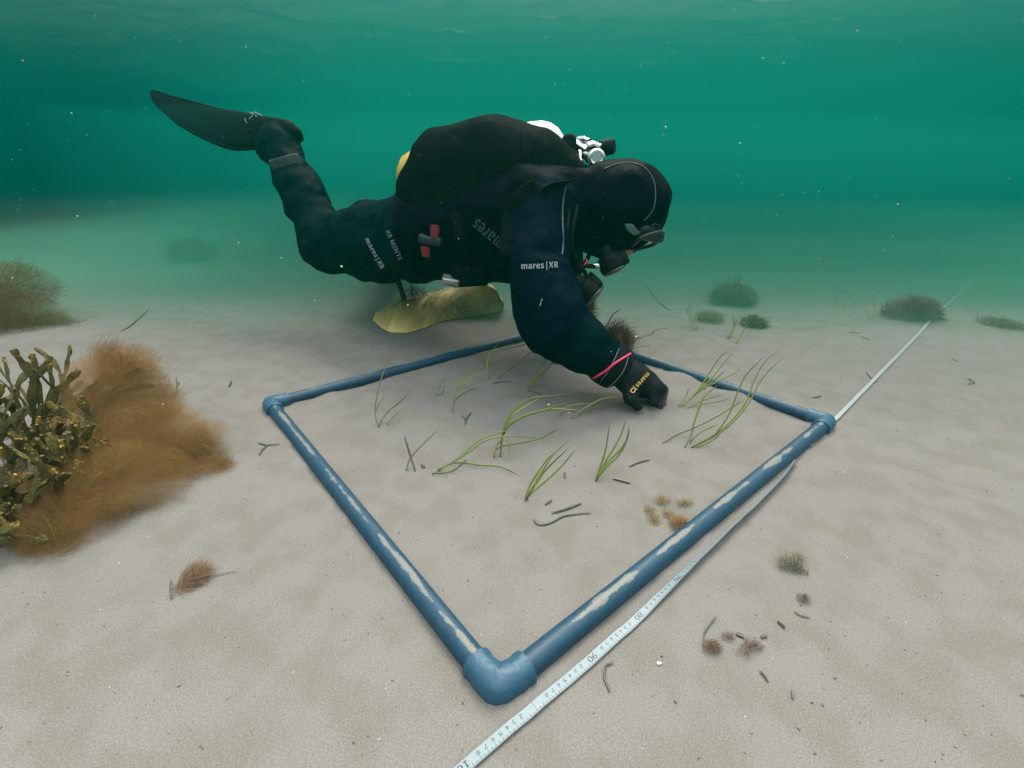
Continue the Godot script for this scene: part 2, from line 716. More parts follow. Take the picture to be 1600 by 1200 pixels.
func tuft(label: String, blades: Array, width := 0.0042, tint := 0.0, called := "eelgrass", category := "seagrass", group := "eelgrass shoots") -> void:
	var at: Vector3 = blades[0][0]
	var root := thing(called, label, category, Vector3(at.x, SAND_Y, at.z), group)
	for b in blades:
		blade(root, b, width, tint)


func litter(label: String, pieces: Array, width := 0.005, color := Color(0.05, 0.052, 0.045), called := "dead_leaf", category := "dead leaf") -> void:
	var at: Vector3 = pieces[0][0]
	var root: Node = self
	if pieces.size() > 1:
		root = thing(called, label, category, Vector3(at.x, SAND_Y, at.z), "bits of dead weed on the sand")
	for pts in pieces:
		var s := Shape.new()
		var p := spline(pts, 5)
		var rad := []
		var cols := []
		for k in p.size():
			p[k].y = maxf(p[k].y, sand_at(p[k].x, p[k].z) + 0.0025)
			rad.append(width * 0.5 * (0.65 + 0.45 * sin(PI * (k + 0.5) / p.size())))
			var c: Color = color * rng.randf_range(0.85, 1.2)
			c.a = 1
			cols.append(c)
		s.tube(p, rad, 7, cols, 0.4, Vector3(rng.randf_range(-1, 1), 0.2, 0.7))
		var o := part(called if root == self else "stalk", s, leaf_mat, root)
		if root == self:
			tag(o, label, category, "bits of dead weed on the sand")


# Fine threads that start inside ellipsoids [centre, radii, how many] and trail along the current.
func threads(blobs: Array, length: float, width: float, pull: Vector3, colors: Array, out_pull := 0.5, curl := 6.0) -> Shape:
	var s := Shape.new()
	for b in blobs:
		var centre: Vector3 = b[0]
		var radii: Vector3 = b[1]
		for k in int(b[2]):
			var d := Vector3(rng.randfn(), rng.randfn(), rng.randfn()).normalized()
			var p := centre + d * radii * pow(rng.randf(), 0.45)
			var floor_ := SAND_Y + 0.002
			if p.y < floor_:
				p.y = floor_ + rng.randf() * 0.01
			var dir := (d * out_pull + pull * rng.randf_range(0.3, 1.0) + Vector3(rng.randfn(), rng.randfn(), rng.randfn()) * 0.6).normalized()
			var l := length * rng.randf_range(0.4, 1.2)
			var c: Color = colors[0].lerp(colors[1], clampf(0.5 + 0.25 * rng.randfn() + 0.5 * drift.get_noise_3dv(p * 4.0), 0, 1)) * rng.randf_range(0.7, 1.25)
			c.a = 1.0
			var w := width * rng.randf_range(0.6, 1.3)
			var side := dir.cross(Vector3(rng.randfn(), rng.randfn(), rng.randfn())).normalized()
			var nn := side.cross(dir).normalized()
			var first := s.v.size()
			var segs := 5
			for m in segs + 1:
				var t := float(m) / segs
				var ww := w * (1.0 - 0.7 * t)
				s.put(p - side * ww, nn, c)
				s.put(p + side * ww, nn, c)
				var q := p * curl
				dir = (dir + 1.1 * Vector3(drift.get_noise_3dv(q), drift.get_noise_3dv(q + Vector3(31, 7, 3)), drift.get_noise_3dv(q + Vector3(-9, 40, 12))) + 0.10 * pull).normalized()
				p += dir * l / segs
				p.y = maxf(p.y, floor_)
			for m in segs:
				s.quad(first + m * 2, first + m * 2 + 1, first + m * 2 + 3, first + m * 2 + 2)
	return s


# A flat forked frond of wrack that ends in swollen tips.
func wrack_branch(s: Shape, tips: Array, p: Vector3, dir: Vector3, side: Vector3, length: float, width: float, level: int) -> void:
	var pts := []
	var rad := []
	var cols := []
	var q := p
	var d := dir
	for k in 6:
		pts.append(q)
		var t := k / 5.0
		rad.append(width * (0.8 + 0.25 * sin(t * 9.0 + p.x * 60.0)))
		var c := Color(0.058, 0.050, 0.013).lerp(Color(0.125, 0.100, 0.022), rng.randf())
		c.a = 1
		cols.append(c)
		if k < 5:
			d = (d + Vector3(rng.randfn(), rng.randfn() * 0.6 + 0.12, rng.randfn()) * 0.14).normalized()
			q += d * length / 5.0
	s.tube(pts, rad, 10, cols, 0.09, side)
	if level == 0:
		for e in [-1, 1]:
			var dd: Vector3 = (d + side * 0.45 * e + Vector3(0, 0.2, 0)).normalized()
			var l := width * rng.randf_range(1.6, 3.0)
			var tp := []
			var tr := []
			for k in 7:
				tp.append(q + dd * l * k / 6.0 - dd * 0.008)
				tr.append(width * 0.66 * sqrt(maxf(sin(PI * (k + 0.6) / 7.2), 0.02)))
			var tc := Color(0.095, 0.076, 0.019).lerp(Color(0.30, 0.18, 0.025), pow(rng.randf(), 2.5))
			tc.a = 1
			var one := Shape.new()
			one.tube(tp, tr, 8, [tc], 0.6, side)
			tips.append(one)
		return
	for e in [-1, 1]:
		var dd: Vector3 = (d + side * rng.randf_range(0.35, 0.65) * e + Vector3(rng.randfn(), rng.randfn(), rng.randfn()) * 0.12).normalized()
		var s2 := (side + Vector3(rng.randfn(), rng.randfn(), rng.randfn()) * 0.35).normalized()
		wrack_branch(s, tips, q - dd * 0.004, dd, s2, length * rng.randf_range(0.62, 0.95), width * 0.9, level - 1)


func build_wrack() -> void:
	var wm := paint(Color.WHITE, 0.55, 0.0, true)
	wm.backlight_enabled = true
	wm.backlight = Color(0.25, 0.2, 0.08)
	relief(wm, grain(256, 0.06, 33, 4, [], []), 14.0, 0.18)
	var foot := Vector3(-0.916, -0.010, -0.688)
	var root := thing("bladder_wrack", "olive brown wrack with swollen yellow tips, rising at the left edge", "seaweed", foot)
	# [root on the sand, tip]
	var fronds := [
		[Vector3(-1.065, 0.014, -0.867), Vector3(-0.932, 0.210, -0.956), 0], [Vector3(-1.044, 0.016, -0.890), Vector3(-0.965, 0.162, -0.945), 1], [Vector3(-1.082, -0.003, -0.892), Vector3(-1.025, 0.143, -0.969), 1],
		[Vector3(-1.057, -0.000, -0.838), Vector3(-0.997, 0.143, -0.903), 1], [Vector3(-1.049, -0.001, -0.816), Vector3(-1.013, 0.101, -0.851), 1], [Vector3(-0.989, -0.001, -0.794), Vector3(-0.928, 0.105, -0.832), 1],
		[Vector3(-0.935, 0.000, -0.751), Vector3(-0.870, 0.086, -0.779), 1], [Vector3(-0.890, 0.002, -0.730), Vector3(-0.820, 0.091, -0.759), 1], [Vector3(-0.865, 0.002, -0.730), Vector3(-0.793, 0.081, -0.765), 1],
		[Vector3(-0.929, -0.019, -0.698), Vector3(-0.862, 0.064, -0.714), 1], [Vector3(-1.009, -0.012, -0.745), Vector3(-0.970, 0.090, -0.770), 1], [Vector3(-0.989, -0.019, -0.698), Vector3(-0.938, 0.069, -0.716), 1],
		[Vector3(-0.821, -0.008, -0.637), Vector3(-0.763, 0.044, -0.639), 1], [Vector3(-0.833, -0.004, -0.617), Vector3(-0.771, 0.049, -0.619), 1], [Vector3(-0.887, -0.000, -0.597), Vector3(-0.823, 0.071, -0.607), 1],
		[Vector3(-1.181, -0.030, -0.880), Vector3(-1.168, 0.074, -0.927), 1], [Vector3(-1.107, -0.020, -0.775), Vector3(-1.095, 0.074, -0.817), 1], [Vector3(-0.821, 0.020, -0.562), Vector3(-0.771, 0.068, -0.573), 1],
		[Vector3(-1.178, -0.017, -0.941), Vector3(-1.125, 0.070, -1.002), 1], [Vector3(-1.083, -0.019, -0.918), Vector3(-0.997, 0.089, -0.967), 1], [Vector3(-1.029, -0.031, -0.770), Vector3(-0.969, 0.069, -0.804), 1],
		[Vector3(-1.064, 0.005, -0.907), Vector3(-0.944, 0.181, -0.975), 1], [Vector3(-1.058, 0.029, -0.896), Vector3(-0.969, 0.141, -0.924), 1], [Vector3(-1.065, 0.026, -0.872), Vector3(-0.984, 0.112, -0.889), 1], [Vector3(-1.003, 0.000, -0.839), Vector3(-0.918, 0.109, -0.866), 1],
		[Vector3(-1.022, -0.013, -0.811), Vector3(-0.966, 0.087, -0.823), 1], [Vector3(-0.917, 0.012, -0.778), Vector3(-0.867, 0.103, -0.798), 1], [Vector3(-0.972, -0.023, -0.740), Vector3(-0.933, 0.063, -0.757), 1], [Vector3(-0.834, -0.007, -0.704), Vector3(-0.754, 0.076, -0.730), 1],
		[Vector3(-1.111, -0.026, -0.827), Vector3(-1.050, 0.084, -0.855), 1], [Vector3(-0.899, -0.009, -0.637), Vector3(-0.840, 0.070, -0.651), 1], [Vector3(-1.029, -0.010, -0.878), Vector3(-0.953, 0.120, -0.937), 0], [Vector3(-0.885, -0.005, -0.683), Vector3(-0.797, 0.071, -0.695), 1],
	]
	for f in fronds:
		var a: Vector3 = f[0]
		var b: Vector3 = f[1]
		var dir := (b - a).normalized()
		var side := dir.cross(Vector3(rng.randf_range(-0.25, 0.25), 0.0, 1.0)).normalized()
		var s := Shape.new()
		var tips := []
		var len_ := a.distance_to(b)
		var base := a - dir * 0.05
		wrack_branch(s, tips, base, dir, side, (len_ + 0.05) * 0.50, 0.0095, 1 + int(f[2]))
		var o := part("frond", s, wm, root)
		for one in tips:
			part("swollen_tip", one, wm, o)
	# more fronds crowd round the foot of the plant
	var st := Shape.new()
	for k in 70:
		var a := Vector3(-0.920, -0.021, -0.675) + Vector3(rng.randf_range(-0.22, 0.10), rng.randf_range(-0.1, 0.05), rng.randf_range(-0.16, 0.12))
		a.y = maxf(a.y, SAND_Y - 0.005)
		var up := Vector3(rng.randf_range(-0.3, 0.6), 1.0, rng.randf_range(-0.3, 0.5)).normalized()
		var none := []
		wrack_branch(st, none, a, up, up.cross(Vector3(rng.randf_range(-0.6, 0.6), 0.1, 1.0)).normalized(), rng.randf_range(0.05, 0.085), 0.0105, 1)
		for one in none:
			var at := st.v.size()
			st.v.append_array(one.v); st.n.append_array(one.n); st.c.append_array(one.c); st.uv.append_array(one.uv)
			for m in one.i:
				st.i.append(m + at)
	var heart := part("inner_fronds", st, wm, root)
	heart.set_meta("kind", "stuff")
	var brown := [Color(0.17, 0.098, 0.030), Color(0.29, 0.175, 0.060)]
	var puffs := [
		[Vector3(-0.868, 0.114, -0.934), Vector3(0.10, 0.095, 0.08), 1.0], [Vector3(-0.779, 0.040, -0.857), Vector3(0.12, 0.085, 0.10), 1.3],
		[Vector3(-0.756, 0.020, -0.738), Vector3(0.13, 0.07, 0.10), 1.3], [Vector3(-0.703, -0.007, -0.813), Vector3(0.095, 0.032, 0.06), 0.7],
		[Vector3(-0.765, 0.002, -0.642), Vector3(0.10, 0.045, 0.07), 1.0], [Vector3(-0.749, -0.011, -0.592), Vector3(0.058, 0.030, 0.045), 0.6],
		[Vector3(-0.902, -0.009, -0.725), Vector3(0.08, 0.05, 0.08), 0.5], [Vector3(-0.698, 0.032, -0.897), Vector3(0.030, 0.022, 0.03), 0.12], [Vector3(-0.888, 0.157, -0.998), Vector3(0.065, 0.045, 0.06), 0.35],
		[Vector3(-0.882, 0.088, -0.879), Vector3(0.06, 0.05, 0.06), 0.4], [Vector3(-0.784, 0.091, -0.935), Vector3(0.045, 0.04, 0.05), 0.25], [Vector3(-0.646, -0.013, -0.822), Vector3(0.060, 0.020, 0.05), 0.35], [Vector3(-0.712, 0.017, -0.868), Vector3(0.06, 0.03, 0.05), 0.35], [Vector3(-0.672, -0.016, -0.700), Vector3(0.05, 0.03, 0.05), 0.4],
	]
	var blobs := []
	for q in puffs:
		blobs.append([q[0], q[1] * 0.95, 6000.0 * q[2]])
		haze(RenderingServer.FOG_VOLUME_SHAPE_ELLIPSOID, q[0], q[1] * 2.15, 6.5, Color(0.52, 0.30, 0.10))
	for k in 34:
		var q: Array = puffs[rng.randi() % 9]
		var d := Vector3(rng.randfn() + 0.5, rng.randfn(), rng.randfn()).normalized()
		var c: Vector3 = q[0] + d * q[1] * rng.randf_range(0.8, 1.15)
		var r := Vector3(rng.randf_range(0.02, 0.05), rng.randf_range(0.012, 0.028), rng.randf_range(0.02, 0.04))
		c.y = maxf(c.y, SAND_Y + r.y * 0.6)
		blobs.append([c, r, 420])
		if k % 3 == 0:
			haze(RenderingServer.FOG_VOLUME_SHAPE_ELLIPSOID, c, r * 2.6, 6.0, Color(0.52, 0.30, 0.10))
	var cloud := threads(blobs, 0.050, 0.00013, Vector3(0.6, -0.02, 0.1), brown, 0.35, 8.0)
	part("thread_algae", cloud, fuzz_mat, self)
	tag(get_node("thread_algae"), "cloud of fine brown thread algae drifting from the wrack at left", "algae")
	var peb := Flesh.new()
	peb.k = 0.01
	peb.bone(Vector3(-0.847, 0.040, -0.670), Vector3(-0.836, 0.042, -0.671), 0.008, 0.006, Color(0.3, 0.22, 0.14))
	var ps := Shape.new()
	peb.into(ps, 0.003)
	var o2 := part("pebble", ps, paint(Color.WHITE, 0.8, 0, true))
	tag(o2, "small pale pebble caught in the brown thread algae", "pebble")


func mound(called: String, label: String, category: String, blobs: Array, length: float, width: float, colors: Array, pull := Vector3(0.2, 0.35, 0), group := "", out_pull := 0.8, soft := 0.0) -> void:
	for q in blobs:
		if soft > 0.0:
			haze(RenderingServer.FOG_VOLUME_SHAPE_ELLIPSOID, q[0], q[1] * 2.1, soft, colors[1])
	var o := part(called, threads(blobs, length, width, pull, colors, out_pull), fuzz_mat)
	tag(o, label, category, group)


func build_plants() -> void:
	leaf_mat = paint(Color.WHITE, 0.45, 0.0, true)
	leaf_mat.backlight_enabled = true
	leaf_mat.backlight = Color(0.3, 0.35, 0.1)
	fuzz_mat = paint(Color.WHITE, 0.9, 0.0, true)
	fuzz_mat.backlight_enabled = true
	fuzz_mat.backlight = Color(0.5, 0.42, 0.25)
	tuft("sparse eelgrass shoot with thin arched blades, nearest the left corner of the square", [[Vector3(-0.328, -0.006, -1.013), Vector3(-0.339, 0.020, -1.034), Vector3(-0.333, 0.068, -1.056), Vector3(-0.318, 0.115, -1.077), Vector3(-0.299, 0.151, -1.093), Vector3(-0.277, 0.179, -1.106)], [Vector3(-0.336, 0.028, -1.037), Vector3(-0.318, 0.055, -1.053), Vector3(-0.289, 0.073, -1.073), Vector3(-0.257, 0.078, -1.093)], [Vector3(-0.329, -0.006, -1.020), Vector3(-0.310, 0.019, -1.037), Vector3(-0.281, 0.044, -1.041), Vector3(-0.255, 0.068, -1.040)]], 0.0034, 0.35)
	tuft("tiny faint eelgrass sprig beside the shoot nearest the left corner", [[Vector3(-0.310, -0.006, -1.023), Vector3(-0.300, 0.003, -1.036), Vector3(-0.281, 0.018, -1.043)]], 0.003, 0.6)
	tuft("short crooked eelgrass stub between the two thin arched shoots", [[Vector3(-0.210, -0.006, -1.241), Vector3(-0.206, 0.004, -1.256), Vector3(-0.191, 0.017, -1.262)], [Vector3(-0.217, -0.006, -1.202), Vector3(-0.201, -0.004, -1.195), Vector3(-0.197, -0.004, -1.216), Vector3(-0.189, 0.016, -1.233)]], 0.003, 0.6)
	tuft("eelgrass shoot of four fine blades arching right, under the back left pipe", [[Vector3(-0.155, -0.006, -1.095), Vector3(-0.153, 0.025, -1.119), Vector3(-0.139, 0.056, -1.133), Vector3(-0.115, 0.080, -1.143), Vector3(-0.068, 0.103, -1.154)], [Vector3(-0.153, 0.025, -1.119), Vector3(-0.142, 0.048, -1.131), Vector3(-0.107, 0.080, -1.165)], [Vector3(-0.150, 0.038, -1.124), Vector3(-0.127, 0.060, -1.137), Vector3(-0.086, 0.078, -1.157), Vector3(-0.027, 0.078, -1.186)], [Vector3(-0.155, 0.007, -1.110), Vector3(-0.141, 0.027, -1.117), Vector3(-0.108, 0.049, -1.113), Vector3(-0.082, 0.060, -1.102)]], 0.0036, 0.1)
	tuft("bright green eelgrass shoot standing in front of the back left pipe", [[Vector3(-0.071, -0.006, -1.319), Vector3(-0.077, 0.022, -1.343), Vector3(-0.072, 0.051, -1.356), Vector3(-0.045, 0.084, -1.371)], [Vector3(-0.076, 0.035, -1.349), Vector3(-0.060, 0.057, -1.362), Vector3(-0.031, 0.072, -1.381), Vector3(-0.001, 0.076, -1.400)], [Vector3(-0.074, 0.026, -1.345), Vector3(-0.056, 0.035, -1.344), Vector3(-0.032, 0.043, -1.330)]], 0.0045, 0.0)
	tuft("single dark eelgrass blade leaning right, beside the bright green shoot", [[Vector3(-0.043, -0.006, -1.320), Vector3(-0.010, 0.011, -1.342), Vector3(0.029, 0.036, -1.364), Vector3(0.067, 0.058, -1.393)]], 0.0042, 0.5)
	tuft("dark eelgrass shoot in the shade below the bent elbow", [[Vector3(0.043, -0.006, -1.244), Vector3(0.060, 0.016, -1.264), Vector3(0.084, 0.045, -1.277), Vector3(0.106, 0.074, -1.290)], [Vector3(0.043, -0.006, -1.244), Vector3(0.071, 0.018, -1.268), Vector3(0.109, 0.043, -1.292), Vector3(0.133, 0.067, -1.320)], [Vector3(0.043, -0.006, -1.244), Vector3(0.084, 0.023, -1.267), Vector3(0.116, 0.057, -1.283), Vector3(0.123, 0.051, -1.280)], [Vector3(0.045, -0.006, -1.235), Vector3(0.063, -0.004, -1.222), Vector3(0.090, 0.000, -1.189)]], 0.0048, 0.35)
	tuft("largest bright green eelgrass shoot, arching right in the middle of the square", [[Vector3(-0.024, -0.006, -0.890), Vector3(-0.022, 0.017, -0.909), Vector3(-0.020, 0.037, -0.918), Vector3(-0.009, 0.063, -0.930), Vector3(0.015, 0.092, -0.943), Vector3(0.051, 0.108, -0.950), Vector3(0.086, 0.111, -0.952), Vector3(0.137, 0.120, -0.955)], [Vector3(-0.020, 0.036, -0.917), Vector3(0.001, 0.069, -0.935), Vector3(0.037, 0.088, -0.952), Vector3(0.066, 0.100, -0.968)], [Vector3(-0.019, 0.036, -0.917), Vector3(0.001, 0.057, -0.926), Vector3(0.036, 0.076, -0.929), Vector3(0.078, 0.091, -0.926), Vector3(0.099, 0.101, -0.924), Vector3(0.125, 0.108, -0.917)], [Vector3(-0.017, 0.036, -0.917), Vector3(0.008, 0.060, -0.928), Vector3(0.051, 0.077, -0.936), Vector3(0.094, 0.085, -0.940), Vector3(0.137, 0.083, -0.939), Vector3(0.153, 0.082, -0.938)]], 0.0052, -0.1)
	tuft("low eelgrass shoot with one long side blade, at the foot of the largest shoot", [[Vector3(-0.038, -0.006, -0.885), Vector3(-0.034, 0.010, -0.900), Vector3(-0.024, 0.023, -0.906)], [Vector3(-0.038, 0.000, -0.896), Vector3(-0.020, 0.011, -0.900), Vector3(0.016, 0.019, -0.901), Vector3(0.058, 0.030, -0.900), Vector3(0.088, 0.047, -0.900), Vector3(0.105, 0.060, -0.901)], [Vector3(-0.024, 0.020, -0.905), Vector3(-0.013, 0.024, -0.907), Vector3(-0.004, 0.014, -0.902), Vector3(-0.004, 0.000, -0.882)]], 0.0042, 0.2)
	tuft("flattened eelgrass shoot lying along the sand in the near left of the square", [[Vector3(-0.165, -0.006, -0.819), Vector3(-0.145, -0.005, -0.818), Vector3(-0.122, -0.005, -0.828), Vector3(-0.103, 0.008, -0.833), Vector3(-0.094, 0.018, -0.838)], [Vector3(-0.157, -0.006, -0.829), Vector3(-0.127, 0.004, -0.843), Vector3(-0.101, 0.020, -0.856), Vector3(-0.065, 0.041, -0.880), Vector3(-0.020, 0.046, -0.903), Vector3(-0.000, 0.046, -0.915)], [Vector3(-0.153, -0.006, -0.829), Vector3(-0.121, 0.008, -0.844), Vector3(-0.087, 0.026, -0.855), Vector3(-0.060, 0.043, -0.867), Vector3(-0.019, 0.050, -0.877), Vector3(0.046, 0.042, -0.889), Vector3(0.053, 0.038, -0.890)], [Vector3(-0.134, -0.006, -0.856), Vector3(-0.106, -0.005, -0.857), Vector3(-0.066, -0.003, -0.846), Vector3(-0.032, -0.002, -0.842), Vector3(-0.005, -0.001, -0.825), Vector3(0.018, 0.000, -0.803)]], 0.0046, 0.3)
	tuft("two bare crossed stalks stuck in the sand near the left pipe", [[Vector3(-0.221, -0.006, -0.830), Vector3(-0.216, 0.009, -0.845), Vector3(-0.203, 0.024, -0.855), Vector3(-0.177, 0.046, -0.872), Vector3(-0.156, 0.062, -0.891)], [Vector3(-0.202, -0.006, -0.828), Vector3(-0.213, 0.015, -0.845), Vector3(-0.221, 0.039, -0.856), Vector3(-0.227, 0.057, -0.864)]], 0.0046, 0.9, "eelgrass_stalk", "seagrass")
	tuft("eelgrass shoot of four leaning blades, nearest the front corner of the square", [[Vector3(0.028, -0.006, -0.737), Vector3(0.036, 0.013, -0.752), Vector3(0.052, 0.038, -0.763), Vector3(0.068, 0.058, -0.773), Vector3(0.082, 0.072, -0.779)], [Vector3(0.028, -0.006, -0.737), Vector3(0.046, 0.017, -0.756), Vector3(0.064, 0.040, -0.772), Vector3(0.084, 0.062, -0.791), Vector3(0.117, 0.081, -0.816)], [Vector3(0.031, -0.006, -0.741), Vector3(0.052, 0.021, -0.758), Vector3(0.070, 0.046, -0.765), Vector3(0.109, 0.090, -0.769)], [Vector3(0.031, -0.006, -0.741), Vector3(0.052, 0.008, -0.754), Vector3(0.077, 0.028, -0.763), Vector3(0.102, 0.051, -0.773), Vector3(0.125, 0.077, -0.785)]], 0.0046, 0.05)
	tuft("upright eelgrass shoot of four blades, right of the middle of the square", [[Vector3(0.175, -0.006, -0.803), Vector3(0.185, 0.015, -0.821), Vector3(0.195, 0.043, -0.833), Vector3(0.203, 0.094, -0.856)], [Vector3(0.175, -0.006, -0.803), Vector3(0.195, 0.022, -0.825), Vector3(0.218, 0.052, -0.845), Vector3(0.232, 0.073, -0.861), Vector3(0.242, 0.095, -0.878)], [Vector3(0.175, -0.006, -0.803), Vector3(0.200, 0.024, -0.822), Vector3(0.225, 0.051, -0.829), Vector3(0.237, 0.074, -0.834), Vector3(0.239, 0.103, -0.838)], [Vector3(0.178, -0.006, -0.808), Vector3(0.199, 0.011, -0.823), Vector3(0.223, 0.033, -0.833), Vector3(0.240, 0.057, -0.844)]], 0.0050, 0.0)
	tuft("eelgrass shoot bent flat towards the gloved hand", [[Vector3(0.153, -0.006, -1.071), Vector3(0.200, 0.018, -1.091), Vector3(0.241, 0.036, -1.099), Vector3(0.307, 0.040, -1.101)], [Vector3(0.176, -0.006, -1.089), Vector3(0.220, 0.005, -1.109), Vector3(0.285, 0.005, -1.136)], [Vector3(0.126, -0.006, -1.084), Vector3(0.143, 0.008, -1.100), Vector3(0.185, 0.017, -1.104), Vector3(0.235, 0.019, -1.104)]], 0.0046, 0.2)
	tuft("green eelgrass shoot crossing the back right pipe beside the hand", [[Vector3(0.449, -0.006, -1.132), Vector3(0.486, 0.014, -1.150), Vector3(0.512, 0.043, -1.163), Vector3(0.538, 0.081, -1.181), Vector3(0.563, 0.116, -1.197), Vector3(0.586, 0.132, -1.204)], [Vector3(0.460, -0.006, -1.140), Vector3(0.508, 0.026, -1.167), Vector3(0.545, 0.053, -1.188), Vector3(0.576, 0.080, -1.210), Vector3(0.625, 0.118, -1.249)], [Vector3(0.496, 0.021, -1.157), Vector3(0.531, 0.043, -1.168), Vector3(0.583, 0.085, -1.186)], [Vector3(0.522, 0.038, -1.165), Vector3(0.558, 0.052, -1.175), Vector3(0.618, 0.071, -1.202), Vector3(0.630, 0.078, -1.212), Vector3(0.628, 0.083, -1.219)], [Vector3(0.447, -0.006, -1.135), Vector3(0.470, 0.012, -1.153), Vector3(0.482, 0.039, -1.166)]], 0.0048, 0.0)
	tuft("low green eelgrass blades in front of the back right pipe", [[Vector3(0.468, -0.006, -1.128), Vector3(0.511, -0.000, -1.141), Vector3(0.555, 0.007, -1.144), Vector3(0.589, 0.015, -1.148)], [Vector3(0.481, -0.006, -1.136), Vector3(0.524, 0.006, -1.156), Vector3(0.584, 0.014, -1.177)]], 0.0042, 0.1)
	tuft("long eelgrass blade with a bent top, crossed by a low blade, near the right pipe", [[Vector3(0.398, -0.006, -0.928), Vector3(0.416, 0.017, -0.947), Vector3(0.423, 0.044, -0.959), Vector3(0.433, 0.071, -0.972), Vector3(0.445, 0.098, -0.984), Vector3(0.467, 0.116, -0.992), Vector3(0.474, 0.122, -0.995)], [Vector3(0.354, -0.006, -0.947), Vector3(0.363, -0.006, -0.955), Vector3(0.394, 0.009, -0.966), Vector3(0.435, 0.019, -0.980), Vector3(0.498, 0.033, -1.011), Vector3(0.559, 0.046, -1.051), Vector3(0.585, 0.049, -1.068)], [Vector3(0.414, 0.004, -0.941), Vector3(0.440, 0.022, -0.954), Vector3(0.484, 0.030, -0.975)]], 0.0046, 0.25)
	tuft("tallest eelgrass shoot, its long blades reaching right over the back right pipe", [[Vector3(0.411, -0.006, -0.929), Vector3(0.446, 0.004, -0.941), Vector3(0.476, 0.024, -0.951), Vector3(0.505, 0.065, -0.969), Vector3(0.519, 0.099, -0.985), Vector3(0.538, 0.140, -1.003), Vector3(0.563, 0.167, -1.015), Vector3(0.582, 0.183, -1.023)], [Vector3(0.411, -0.006, -0.929), Vector3(0.454, 0.010, -0.945), Vector3(0.500, 0.036, -0.961), Vector3(0.548, 0.080, -0.991), Vector3(0.573, 0.124, -1.022), Vector3(0.605, 0.161, -1.052), Vector3(0.650, 0.184, -1.078)], [Vector3(0.415, -0.006, -0.931), Vector3(0.462, 0.009, -0.947), Vector3(0.507, 0.036, -0.961), Vector3(0.553, 0.082, -0.986), Vector3(0.578, 0.121, -1.009), Vector3(0.610, 0.154, -1.029), Vector3(0.644, 0.175, -1.044)], [Vector3(0.421, -0.006, -0.929), Vector3(0.461, 0.004, -0.942), Vector3(0.485, 0.020, -0.949)]], 0.0044, 0.15)
	# beyond the square
	tuft("faint eelgrass shoot standing left of the far weed clumps", [[Vector3(0.730, -0.006, -1.816), Vector3(0.719, 0.028, -1.846), Vector3(0.706, 0.060, -1.861), Vector3(0.716, 0.086, -1.873)], [Vector3(0.730, -0.006, -1.816), Vector3(0.727, 0.028, -1.846), Vector3(0.716, 0.065, -1.863), Vector3(0.726, 0.089, -1.874)], [Vector3(0.743, -0.006, -1.817), Vector3(0.746, 0.025, -1.854), Vector3(0.743, 0.053, -1.891)]], 0.0055, 0.2, "eelgrass", "seagrass", "eelgrass beyond the square")
	tuft("faint eelgrass blades in front of the round green far clump", [[Vector3(0.826, -0.006, -1.724), Vector3(0.841, 0.008, -1.745), Vector3(0.858, 0.031, -1.755), Vector3(0.865, 0.053, -1.765)], [Vector3(0.838, -0.006, -1.673), Vector3(0.858, 0.012, -1.695), Vector3(0.872, 0.034, -1.705), Vector3(0.889, 0.067, -1.720)], [Vector3(0.837, -0.006, -1.732), Vector3(0.857, 0.020, -1.758), Vector3(0.856, 0.069, -1.780)]], 0.0055, 0.2, "eelgrass", "seagrass", "eelgrass beyond the square")
	tuft("faint arched eelgrass left of the far grey clump beside the tape", [[Vector3(1.482, -0.006, -2.141), Vector3(1.501, 0.026, -2.172), Vector3(1.527, 0.058, -2.187), Vector3(1.569, 0.081, -2.197)], [Vector3(1.522, -0.006, -2.110), Vector3(1.538, 0.038, -2.147), Vector3(1.567, 0.071, -2.162)], [Vector3(1.537, -0.006, -1.970), Vector3(1.539, 0.020, -1.998), Vector3(1.533, 0.046, -2.009)], [Vector3(1.543, -0.006, -1.971), Vector3(1.570, 0.033, -2.004), Vector3(1.569, 0.084, -2.027), Vector3(1.597, 0.117, -2.042)]], 0.0055, 0.2, "eelgrass", "seagrass", "eelgrass beyond the square")
	var olive := [Color(0.07, 0.08, 0.028), Color(0.16, 0.165, 0.055)]
	var dark := [Color(0.07, 0.068, 0.04), Color(0.15, 0.135, 0.08)]
	var grey := [Color(0.12, 0.09, 0.07), Color(0.22, 0.175, 0.14)]
	mound("weed_clump", "dark round weed clump, farther of the two beyond the right pipe", "seaweed", [[Vector3(1.073, 0.030, -2.258), Vector3(0.10, 0.055, 0.08), 1440], [Vector3(1.017, 0.018, -2.252), Vector3(0.06, 0.04, 0.05), 560]], 0.06, 0.0009, dark, Vector3(0.2, 0.3, 0), "far weed clumps", 0.6, 12.0)
	mound("weed_clump", "green rounded weed clump, nearer of the two beyond the right pipe", "seaweed", [[Vector3(1.000, 0.003, -1.894), Vector3(0.045, 0.030, 0.05), 880], [Vector3(0.842, 0.003, -1.960), Vector3(0.06, 0.030, 0.05), 200]], 0.04, 0.0008, olive, Vector3(0.2, 0.3, 0), "far weed clumps", 0.6, 12.0)
	mound("weed_clump", "wide grey weed clump lying over the far end of the tape", "seaweed", [[Vector3(1.728, 0.032, -1.995), Vector3(0.12, 0.045, 0.08), 1680], [Vector3(1.786, 0.050, -2.025), Vector3(0.07, 0.04, 0.06), 560]], 0.05, 0.0008, grey, Vector3(0.2, 0.3, 0), "far weed clumps", 0.6, 12.0)
	mound("weed_clump", "low dim weed clump at the far right edge", "seaweed", [[Vector3(2.061, -0.006, -1.934), Vector3(0.10, 0.025, 0.08), 480]], 0.05, 0.0008, grey, Vector3(0.2, 0.3, 0), "far weed clumps", 0.6, 12.0)
